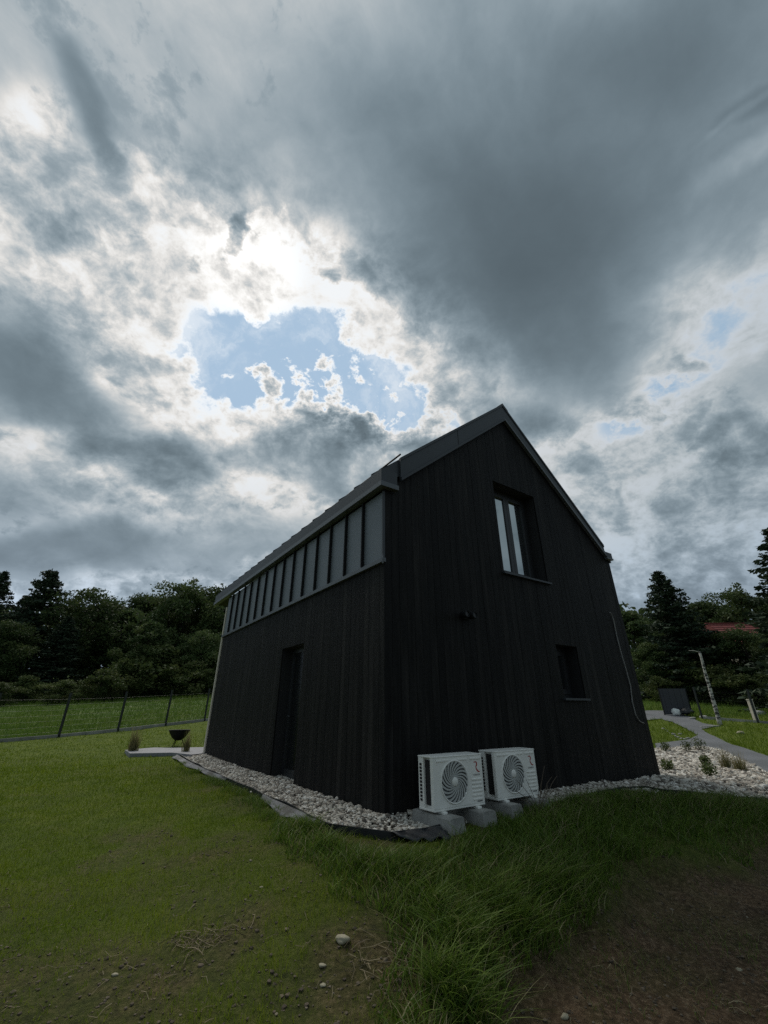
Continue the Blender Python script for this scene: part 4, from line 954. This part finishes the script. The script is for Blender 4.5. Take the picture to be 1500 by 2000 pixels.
# ---------------------------------------------------------------- fence behind the lawn
def fence(A, step, n, label, first=0):
    f = empty('fence', (A[0], A[1], gz(*A))); tag(f, label, 'fence'); o = f.location
    P_ = [Vector((A[0]+step[0]*i, A[1]+step[1]*i, gz(A[0]+step[0]*i, A[1]+step[1]*i))) for i in range(first, n)]
    for p in P_:
        q = p-o; MB().box(q.x-.035, q.x+.035, q.y-.035, q.y+.035, q.z-.2, q.z+1.60).build('post', M_['fence'], f)
    for p, p2 in zip(P_[:-1], P_[1:]):
        a, c = p-o, p2-o; d = (c-a); L_ = math.hypot(d.x, d.y); n_ = Vector((-d.y, d.x, 0)).normalized()*.025
        e = d.normalized()*.05; a2, c2 = a+e, c-e
        vs = [(q.x+s_*n_.x, q.y+s_*n_.y, q.z+z) for q in (a2, c2) for s_ in (-1, 1) for z in (-.10, .12)]
        MB().add(vs, [(0,1,3,2), (4,6,7,5), (0,4,5,1), (2,3,7,6), (1,5,7,3), (0,2,6,4)]).build('plinth', M_['plinth'], f)
        b = MB()
        for z in np.arange(.22, 1.55, .19): b.tube([tuple(a2+Vector((0,0,z))), tuple(c2+Vector((0,0,z)))], .0018, 3, False)
        k_ = int(L_/.10)
        for i in range(1, k_): q = a2.lerp(c2, i/k_); b.tube([(q.x,q.y,q.z+.18), (q.x,q.y,q.z+1.56)], .0011, 3, False)
        w = b.build('wire_panel', M_['fence'], f); w['kind'] = 'stuff'
    return f
fence((-12.6, 18.3), (1.02, 2.15), 7, 'dark post and wire fence with concrete plinths behind the left lawn', -3)

# ---------------------------------------------------------------- the right-hand yard
A = on_ground(1372, 1404); A2 = on_ground(1475, 1412); d = Vector((A2.x-A.x, A2.y-A.y)); d = d.normalized()*2.4
fence((A.x, A.y), (d.x, d.y), 6, 'dark post and wire fence behind the birch pole')
p = on_ground(1407, 1417); top = at_y(1366, 1273, p.y); hh = top.z-gz(p.x, p.y)
bp = empty('pole', (p.x, p.y, gz(p.x, p.y))); tag(bp, 'birch log pole with mottled white bark and a short arm beside the path', 'pole')
n_ = 14; pts = [((top.x-p.x)*i/n_+.008*math.sin(i*1.1), .008*math.cos(i*.8), hh*i/n_-.1*(i == 0)) for i in range(n_+1)]
MB().tube(pts, [.098-.045*i/n_+.005*math.sin(i*2.3) for i in range(n_+1)], 12).build('trunk', M_['birch'], bp, True)
MB().tube([(pts[-1][0], 0, hh-.04), (pts[-1][0]-.25, -.02, hh+.05), (pts[-1][0]-.55, -.03, hh+.06)], [.02,.017,.012], 8).build('arm', M_['birch'], bp, True)
p = on_ground(1324, 1397); y_ = p.y; c1, c2 = at_y(1288, 1345, y_), at_y(1340, 1345, y_); z0 = gz(p.x, y_)
b1, b2 = at_y(1299, 1394, y_), at_y(1352, 1396, y_)
sp = empty('screen', (b1.x, y_, z0)); tag(sp, 'dark grey corrugated metal screen standing at the end of the path', 'screen')
wS, hS = b2.x-b1.x, c1.z-z0; nS = 9
for i in range(nS): MB().box(i*wS/nS+.004, (i+1)*wS/nS-.004, -.012*(i % 2), .03-.012*(i % 2), .02, hS).build('sheet', M_['slate'] if 'slate' in M_ else M_.setdefault('slate', mat('dark_slate_sheet', (.040,.042,.052), .55, var=.1)), sp)
for x in (-.045, wS+.003): MB().box(x, x+.042, -.02, .04, -.1, hS+.03).build('post', M_['black'], sp)
def bag(px, py, r, m, label, hgt=1.0):
    p = on_ground(px, py); bm = bmesh.new(); bmesh.ops.create_icosphere(bm, subdivisions=3, radius=1); s_ = rng.uniform(0, 90)
    for v in bm.verts:
        k_ = 1+.5*(float(fbm(v.co.x*1.3+s_, v.co.y*1.3+v.co.z*2, 1.5, 3))-.5); z = max(v.co.z, -.72); pinch = 1-.35*max(0, z-.3); v.co = Vector((v.co.x*pinch, v.co.y*pinch, z*hgt))*r*k_
    me = bpy.data.meshes.new('bag'); bm.to_mesh(me); bm.free(); me.materials.append(m)
    o = bpy.data.objects.new('bag', me); col.objects.link(o); o.location = (p.x, p.y-.1, gz(p.x, p.y)+r*.62); tag(o, label, 'bag'); return o
bag(1320, 1397, .25, M_['bag_w'], 'crumpled white plastic bag in front of the dark screen', .85)
bag(1341, 1398, .36, M_['bag_b'], 'bulging black rubbish bag right of the white one', .62)
p = on_ground(1469, 1408); ps = empty('marker_post', (p.x, p.y-.3, gz(p.x, p.y))); tag(ps, 'short whitish concrete post behind the wire fence at the right', 'post')
MB().cbox(-.10, .10, -.09, .09, -.1, .98, .02).build('shaft', M_['pale'], ps); MB().cbox(-.115, .115, -.105, .105, .98, 1.03, .015).build('cap', M_['pale'], ps)
def boulder(px, py, r, label, m=None):
    o = stone(px, py, r, label); o.name = 'boulder'; o.data.materials[0] = m or M_['plinth']; return o
boulder(1481, 1396, .30, 'grey boulder beside the whitish post at the fence')
boulder(1353, 1404, .14, 'light stone on the verge right of the black bag'); boulder(1374, 1402, .17, 'flat light stone between black bag and birch pole')
boulder(1447, 1434, .13, 'pale stone on the grass in front of the fence, by bare earth', M_['pebble'])
kb = [on_ground(*q) for q in ((1366,1421),(1404,1419))]
b = MB(); d = (kb[1]-kb[0]); n2 = Vector((-d.y, d.x, 0)).normalized()*.10
b.add([tuple(q+s_*n2+Vector((0,0,z))) for z in (-.08,.05) for q, s_ in ((kb[0],-1),(kb[1],-1),(kb[1],1),(kb[0],1))], [(3,2,1,0), (4,5,6,7), (0,1,5,4), (1,2,6,5), (2,3,7,6), (3,0,4,7)])
tag(b.build('kerb', M_['plinth']), 'short pale concrete kerb leading from the path to the birch pole', 'kerb')
# a line of pale stones edging the grass wedge beside the path
row = [(1296,1424),(1301,1427),(1306,1430),(1311,1433),(1316,1436),(1320,1439),(1325,1441),(1331,1443),(1337,1444),(1329,1436),(1344,1443)]
for i, q in enumerate(row):
    o = stone(*q, rng.uniform(.05, .085), 'pale edging stone in the row beside the grass wedge by the path'); o.name = 'edging_stone'; o['group'] = 'pale stones edging the grass wedge'; o.data.materials[0] = M_['plinth']
# young plants in the gravel bed
def shrublet(px, py, h, n, label, m='leaf_b'):
    p = on_ground(px, py); r = empty('shrub', (p.x, p.y, gz(p.x, p.y))); tag(r, label, 'shrub')
    for i in range(4):
        a = i*1.57+.4; MB().tube([(0,0,-.02), (math.cos(a)*h*.2, math.sin(a)*h*.2, h*.5), (math.cos(a)*h*.28, math.sin(a)*h*.28, h*.8)], [.008,.006,.003], 4).build('stem', M_['bark'], r)
    c = rng.normal(0, 1, (n, 3)); c /= np.linalg.norm(c, axis=1)[:, None]; c *= (rng.random(n)**.5)[:, None]*np.array([h*.55, h*.55, h*.5]); c[:, 2] += h*.55
    leaf_cards('foliage', c, rng.uniform(.014, .030, n), M_[m], r)
def leaf_cards(name, c, size, m, parent, tint=None, droop=.0):
    n = len(c); u_ = rng.normal(0, 1, (n, 3)); u_[:, 2] -= droop; u_ /= np.linalg.norm(u_, axis=1)[:, None]; v_ = np.cross(u_, rng.normal(0, 1, (n, 3))); v_ /= np.linalg.norm(v_, axis=1)[:, None]
    s_ = size[:, None]; V = np.stack([c-u_*s_, c+v_*s_*.55, c+u_*s_, c-v_*s_*.55], 1).reshape(-1, 3)
    Fs = (np.array([[0,1,2],[0,2,3]])[None]+(np.arange(n)*4)[:, None, None]).reshape(-1, 3)
    tn = rng.random(n) if tint is None else np.clip(tint, 0, 1)
    return fast_mesh(name, V, Fs, m, np.repeat(tn, 4), parent=parent)
shrublet(1302, 1469, .26, 260, 'low dark cushion shrub in gravel closest to the far path')
shrublet(1344, 1470, .30, 220, 'small green shrub in gravel beside the path, left of the upright one')
shrublet(1369, 1468, .36, 260, 'upright slender shrub in gravel at the edge of the path')
shrublet(1306, 1507, .24, 260, 'small grey-green shrub in gravel beside the house corner')
shrublet(1380, 1496, .22, 320, 'low spreading green shrub in the middle of the gravel bed')
shrublet(1388, 1518, .26, 320, 'rounded green shrub in gravel nearest the long grass')
grass_plant(1420, 1502, .60, .28, 200, M_['ornamental'], 'light green grass clump in gravel near the path', w=.008)
grass_plant(1448, 1508, .55, .34, 240, M_['ornamental'], 'wide straw-coloured grass clump at the right of the gravel bed', w=.008)

# ================================================================ trees
def make_deciduous(name, h, rx, seed, leaf='leaf_d', dens=1.0, base=.12, size=.17):
    global rng
    old = rng; rng = np.random.default_rng(seed); r = empty(name)
    n = int(95*dens); lob = []
    for i in range(n):
        t = base+(1-base)*rng.random()**.85; prof = math.sin(math.pi*min(1, (t-base)/(1-base)*.93+.07))**.62
        a = rng.uniform(0, 6.283); rr = rx*prof*rng.uniform(.30, 1.08); lob.append((rr*math.cos(a), rr*math.sin(a), h*t*.96*rng.uniform(.93, 1.05), rx*rng.uniform(.10, .30)))
    C_, S_, T_ = [], [], []
    for x, y, z, q in lob:
        k_ = int(290*dens*(q/(rx*.3))**1.7); d = rng.normal(0, 1, (k_, 3)); d /= np.linalg.norm(d, axis=1)[:, None]; d *= (.25+.85*rng.random(k_)**.7)[:, None]
        d *= 1+.22*(rng.random(k_)[:, None]**4); C_.append(np.array([x, y, z])+d*q*np.array([rng.uniform(.8,1.5), rng.uniform(.8,1.5), rng.uniform(.6,1.0)])); S_.append(rng.uniform(.6, 1.3, k_)*size); T_.append(rng.random()*.55+rng.random(k_)*.45)
    C_ = np.concatenate(C_); C_[:, 2] *= h/np.percentile(C_[:, 2], 99.7)
    leaf_cards('crown', C_, np.concatenate(S_), M_[leaf], r, np.concatenate(T_))
    tr = MB(); tr.tube([(0,0,-.5), (.1,.05,h*.3), (-.05,.1,h*.6), (.05,0,h*.88)], [h*.022,h*.018,h*.011,h*.003], 8)
    for i in range(7):
        x, y, z, q = lob[rng.integers(len(lob))]; tr.tube([(0,0,z*.55), (x*.5,y*.5,z*.8), (x*.9,y*.9,z)], [h*.007,h*.005,h*.002], 5)
    tr.build('trunk', M_['bark'], r, True); rng = old; return r
def make_spruce(name, h, rx, seed, size=.19, gap=.40, top=.0):
    global rng
    old = rng; rng = np.random.default_rng(seed); r = empty(name); C_, S_, T_ = [], [], []; br = MB()
    z = h*.06
    while z < h*.985:
        t = z/h; L0 = rx*(1-t)**(.85 if not top else .72)*1.02+.10
        for k_ in range(int(rng.integers(6, 9))):
            a = rng.uniform(0, 6.283); L_ = L0*rng.uniform(.60, 1.15); dz_ = rng.uniform(-.10, .06)-.22*(1-t)+.30*t
            m_ = int(16+62*L_/rx*(rx/3)); u_ = rng.random(m_)**.7; sag = -.18*(u_**2)*L_*(1-t)+.10*u_**3*L_
            w = .16*L_*(1-u_)+.09; off = rng.normal(0, 1, m_)*w
            C_.append(np.stack([math.cos(a)*L_*u_-math.sin(a)*off, math.sin(a)*L_*u_+math.cos(a)*off, z+dz_*L_*u_+sag-np.abs(rng.normal(0, .10, m_))], 1)); S_.append(rng.uniform(.55, 1.2, m_)*size*(.55+.45*(1-t))); T_.append(rng.random()*.5+rng.random(m_)*.5)
            br.tube([(0,0,z), (math.cos(a)*L_*.5, math.sin(a)*L_*.5, z+dz_*L_*.5-.045*L_*(1-t)), (math.cos(a)*L_, math.sin(a)*L_, z+dz_*L_-.08*L_*(1-t))], [.035*(1-t)+.01,.02,.006], 3, False)
        z += gap*rng.uniform(.7, 1.3)*(.45+.75*(1-t))
    leaf_cards('crown', np.concatenate(C_), np.concatenate(S_), M_['leaf_s'], r, np.concatenate(T_), droop=.5)
    br.tube([(0,0,-.5), (0,0,h*.5), (0,0,h)], [h*.018,h*.011,.02], 8); br.build('trunk', M_['bark'], r); rng = old; return r
PROTO = {}
def proto(kind):
    if kind not in PROTO:
        PROTO[kind] = {'d0': lambda: make_deciduous('deciduous_tree', 12, 4.3, 1), 'd1': lambda: make_deciduous('deciduous_tree', 12, 3.6, 2), 'd2': lambda: make_deciduous('deciduous_tree', 12, 5.0, 3, dens=1.15),
            'd3': lambda: make_deciduous('deciduous_tree', 12, 3.1, 4, base=.08), 's0': lambda: make_spruce('spruce_tree', 12, 3.3, 11), 's1': lambda: make_spruce('spruce_tree', 12, 2.7, 12),
            'p0': lambda: make_spruce('pine_tree', 12, 3.5, 13, size=.22, gap=.40, top=1), 'b0': lambda: make_deciduous('bush', 4, 2.4, 21, 'leaf_b', .7, .02, .12), 'b1': lambda: make_deciduous('bush', 4, 2.0, 22, 'leaf_b', .6, .02, .11)}[kind]()
        PROTO[kind]['used'] = 0
    return PROTO[kind]
HT = {'b0': 4.0, 'b1': 4.0}
def plant(kind, px, top_py, y, wide, label, cat='tree', group=None):
    r0 = proto(kind); first = not r0['used']; r0['used'] = 1
    r = r0 if first else copy_tree(r0)
    p = at_y(px, 1385, y); 
    for _ in range(3):                                               # the tree's foot: below the line of sight to its tip, at that distance
        g_ = gz(p.x, y)
        t_ = at_y(px, top_py, y); p = t_
    h = t_.z-g_; s_ = h/HT.get(kind, 12.0)
    r.location = (t_.x, y, g_-.1); r.scale = (s_*wide, s_*wide, s_); r.rotation_euler = (0, 0, rng.uniform(0, 6.283))
    tag(r, label, cat, group); return r
LEFT = [ # kind, px, top py, distance, width, label
 ('s0', 14, 1112, 40, 1.15, 'dark conifer at the left end of the wood, cut by the picture edge'),
 ('p0', 104, 1108, 42, 1.25, 'tall dark conifer with a ragged pointed top rising above the left wood'),
 ('s1', 58, 1158, 47, 1.9, 'shorter dark conifer between the two taller ones of the left wood'),
 ('d0', 178, 1150, 44, 1.1, 'round-headed dark tree right of the tall ragged conifer'),
 ('d3', 222, 1176, 52, 1.3, 'dark tree low on the skyline behind the round-headed one'),
 ('d2', 292, 1162, 52, 1.0, 'broad dark tree in the middle of the left wood'),
 ('d1', 258, 1190, 47, 1.2, 'lower dark tree in front of the middle of the left wood'),
 ('d0', 372, 1136, 50, 1.0, 'tall domed tree of the left wood standing out beside the house'),
 ('d3', 336, 1165, 55, 1.2, 'narrow tree just left of the tall domed tree'),
 ('d2', 425, 1150, 54, 1.0, 'dark tree of the wood partly behind the far end of the house'),
 ('d0', 470, 1172, 58, 1.0, 'dark tree of the wood peeping out behind the house wall'),
 ('d1', 300, 1215, 43, 1.2, 'mid-green rounded tree standing forward of the wood'),
 ('d2', -60, 1128, 43, 1.1, 'dark tree at the far left edge of the picture'),
 ('s0', 138, 1200, 40, 1.7, 'low broad conifer in front of the ragged tall one'),
 ('d2', 30, 1215, 38, 1.1, 'dark leafy tree low at the left edge of the meadow'),
 ('d0', 400, 1230, 45, 1.1, 'dark rounded tree low beside the house wall, in front of the domed tree'),
]
for a in LEFT: plant(*a, 'tree', 'trees of the wood on the left')
BUSH = [('b0', 60, 1318, 36, 1.3, 'dark bush at the wood edge on the far left'), ('b1', 130, 1325, 35, 1.5, 'bush at the wood edge under the ragged conifer'), ('b0', 205, 1305, 37, 1.2, 'bush at the wood edge beside the meadow corner'),
 ('b1', 250, 1286, 40, 1.2, 'lighter green bush in front of the middle of the wood'), ('b0', 330, 1262, 43, 1.3, 'large pale green bush left of the house wall'), ('b1', 300, 1310, 44, 1.5, 'low bush in the tall grass at the wood edge'),
 ('b0', 385, 1290, 42, 1.2, 'green bush close to the pale corner strip of the house'), ('b1', 420, 1275, 44, 1.2, 'bush half hidden by the house wall'), ('b1', 10, 1330, 33, 1.4, 'low dark bush at the left picture edge')]
for a in BUSH: plant(*a, 'bush', 'bushes along the left wood edge')
RIGHT = [
 ('s0', 1282, 1112, 38, 1.55, 'dark spruce with a double pointed top right of the house'),
 ('s1', 1305, 1150, 39, 1.7, 'dark spruce leaning against the double-topped one'),
 ('s1', 1503, 1022, 27, 1.9, 'tall spruce at the right picture edge with bare branch tips'),
 ('d0', 1432, 1146, 52, 1.0, 'domed broad-leaved tree behind the red roof'),
 ('d1', 1370, 1176, 56, 1.2, 'dark tree on the skyline between spruce and domed tree'),
 ('d2', 1340, 1185, 58, 1.0, 'broad dark tree low on the skyline behind the spruces'),
 ('d3', 1225, 1195, 50, 1.2, 'dark tree showing just beside the right house wall'),
 ('d3', 1330, 1215, 40, 1.4, 'dark leafy tree right of the double-topped spruce'),
 ('d0', 1440, 1222, 36, 1.3, 'dark leafy tree in front of the red-roofed house'),
 ('d1', 1392, 1236, 38, 1.4, 'dark leafy tree below the left end of the red roof'),
 ('d2', 1520, 1165, 50, 1.0, 'dark tree behind the spruce at the right edge'),
 ('d1', 1500, 1224, 37, 1.3, 'dark leafy tree below the right end of the red roof'),
 ('d3', 1262, 1255, 38, 1.3, 'low leafy tree against the foot of the spruces'),
 ('s1', 1590, 1090, 36, 1.2, 'spruce beyond the right edge of the picture'),
]
for a in RIGHT: plant(*a, 'tree', 'trees behind the yard on the right')
RB = [('b1', 1282, 1318, 36, 1.2, 'dark bush left of the dark screen at the path end'), ('b0', 1385, 1300, 35, 1.5, 'dark bush behind the birch pole'), ('b1', 1440, 1315, 33, 1.5, 'dark bush behind the wire fence on the right'), ('b0', 1495, 1310, 33, 1.4, 'dark bush at the right picture edge behind the whitish post'), ('b0', 1330, 1290, 37, 1.4, 'dark bush directly behind the dark screen')]
for a in RB: plant(*a, 'bush', 'bushes behind the yard fence')

# ---------------------------------------------------------------- neighbour's house with the red roof
y_ = 46.0; tl, tr = at_y(1378, 1217, y_), at_y(1497, 1213, y_); g_ = gz(tl.x, y_)
nh = empty('neighbour_house', (tl.x, y_, g_)); tag(nh, 'house with a red tiled roof almost hidden by trees at the right', 'house')
Wn, Hn = tr.x-tl.x, tl.z-g_; eave = Hn-2.1
MB().box(.5, Wn-.5, -2.2, 3.2, -.5, eave).build('wall', M_['render'], nh)
rf = MB(); rf.add([(0,0,Hn-.12), (Wn,0,Hn-.12), (Wn,-3.2,eave-.35), (0,-3.2,eave-.35), (0,3.6,eave-.35), (Wn,3.6,eave-.35), (0,-3.2,eave-.50), (Wn,-3.2,eave-.50), (0,3.6,eave-.5), (Wn,3.6,eave-.5)], [(0,1,2,3), (1,0,4,5), (0,3,6,8,4), (1,5,9,7,2), (3,2,7,6), (4,8,9,5), (6,7,9,8)])
rf = rf.build('roof', M_['redroof'], nh)
for i in range(9):                                                  # courses of tiles as raised rows
    t = i/9; z = Hn-.10-(2.1+.25)*t; y0 = -3.2*t
    MB().add([(.02,y0,z), (Wn-.02,y0,z), (Wn-.02,y0-.36,z-.20), (.02,y0-.36,z-.20), (.02,y0-.36,z-.26), (Wn-.02,y0-.36,z-.26)], [(0,1,2,3), (3,2,5,4)]).build('tile_row', M_['redroof'], rf)
MB().cbox(-.05, Wn+.05, -.12, .12, Hn-.12, Hn+.02, .03).build('ridge', M_['redroof'], rf)
for i in range(3):
    x = 1.2+i*2.0; f_ = MB().box(x, x+.9, -2.24, -2.201, 1.0, 2.2).build('window', M_['white'], nh); MB().box(x+.06, x+.84, -2.26, -2.241, 1.06, 2.14).build('pane', M_['door_glass'], f_)

# ---------------------------------------------------------------- the wood going on behind the house and beyond, one dark mass
n = 34000; x = rng.uniform(-75, 85, n); d_ = rng.random(n); y = 60+22*d_+ .03*np.abs(x)
top = 8.5+4.5*fbm(x, y*.2, .10, 4)+2.2*fbm(x+30, y, .45, 3); zc = ground_z(x, y)+top*rng.random(n)**.6
c = np.stack([x+rng.normal(0, .5, n), y, zc], 1)
w_ = leaf_cards('wood', c, rng.uniform(.25, .60, n), M_['leaf_d'], None, rng.random(n)*.5+fbm(x, zc, .3, 3)*.5); tag(w_, kind='stuff')
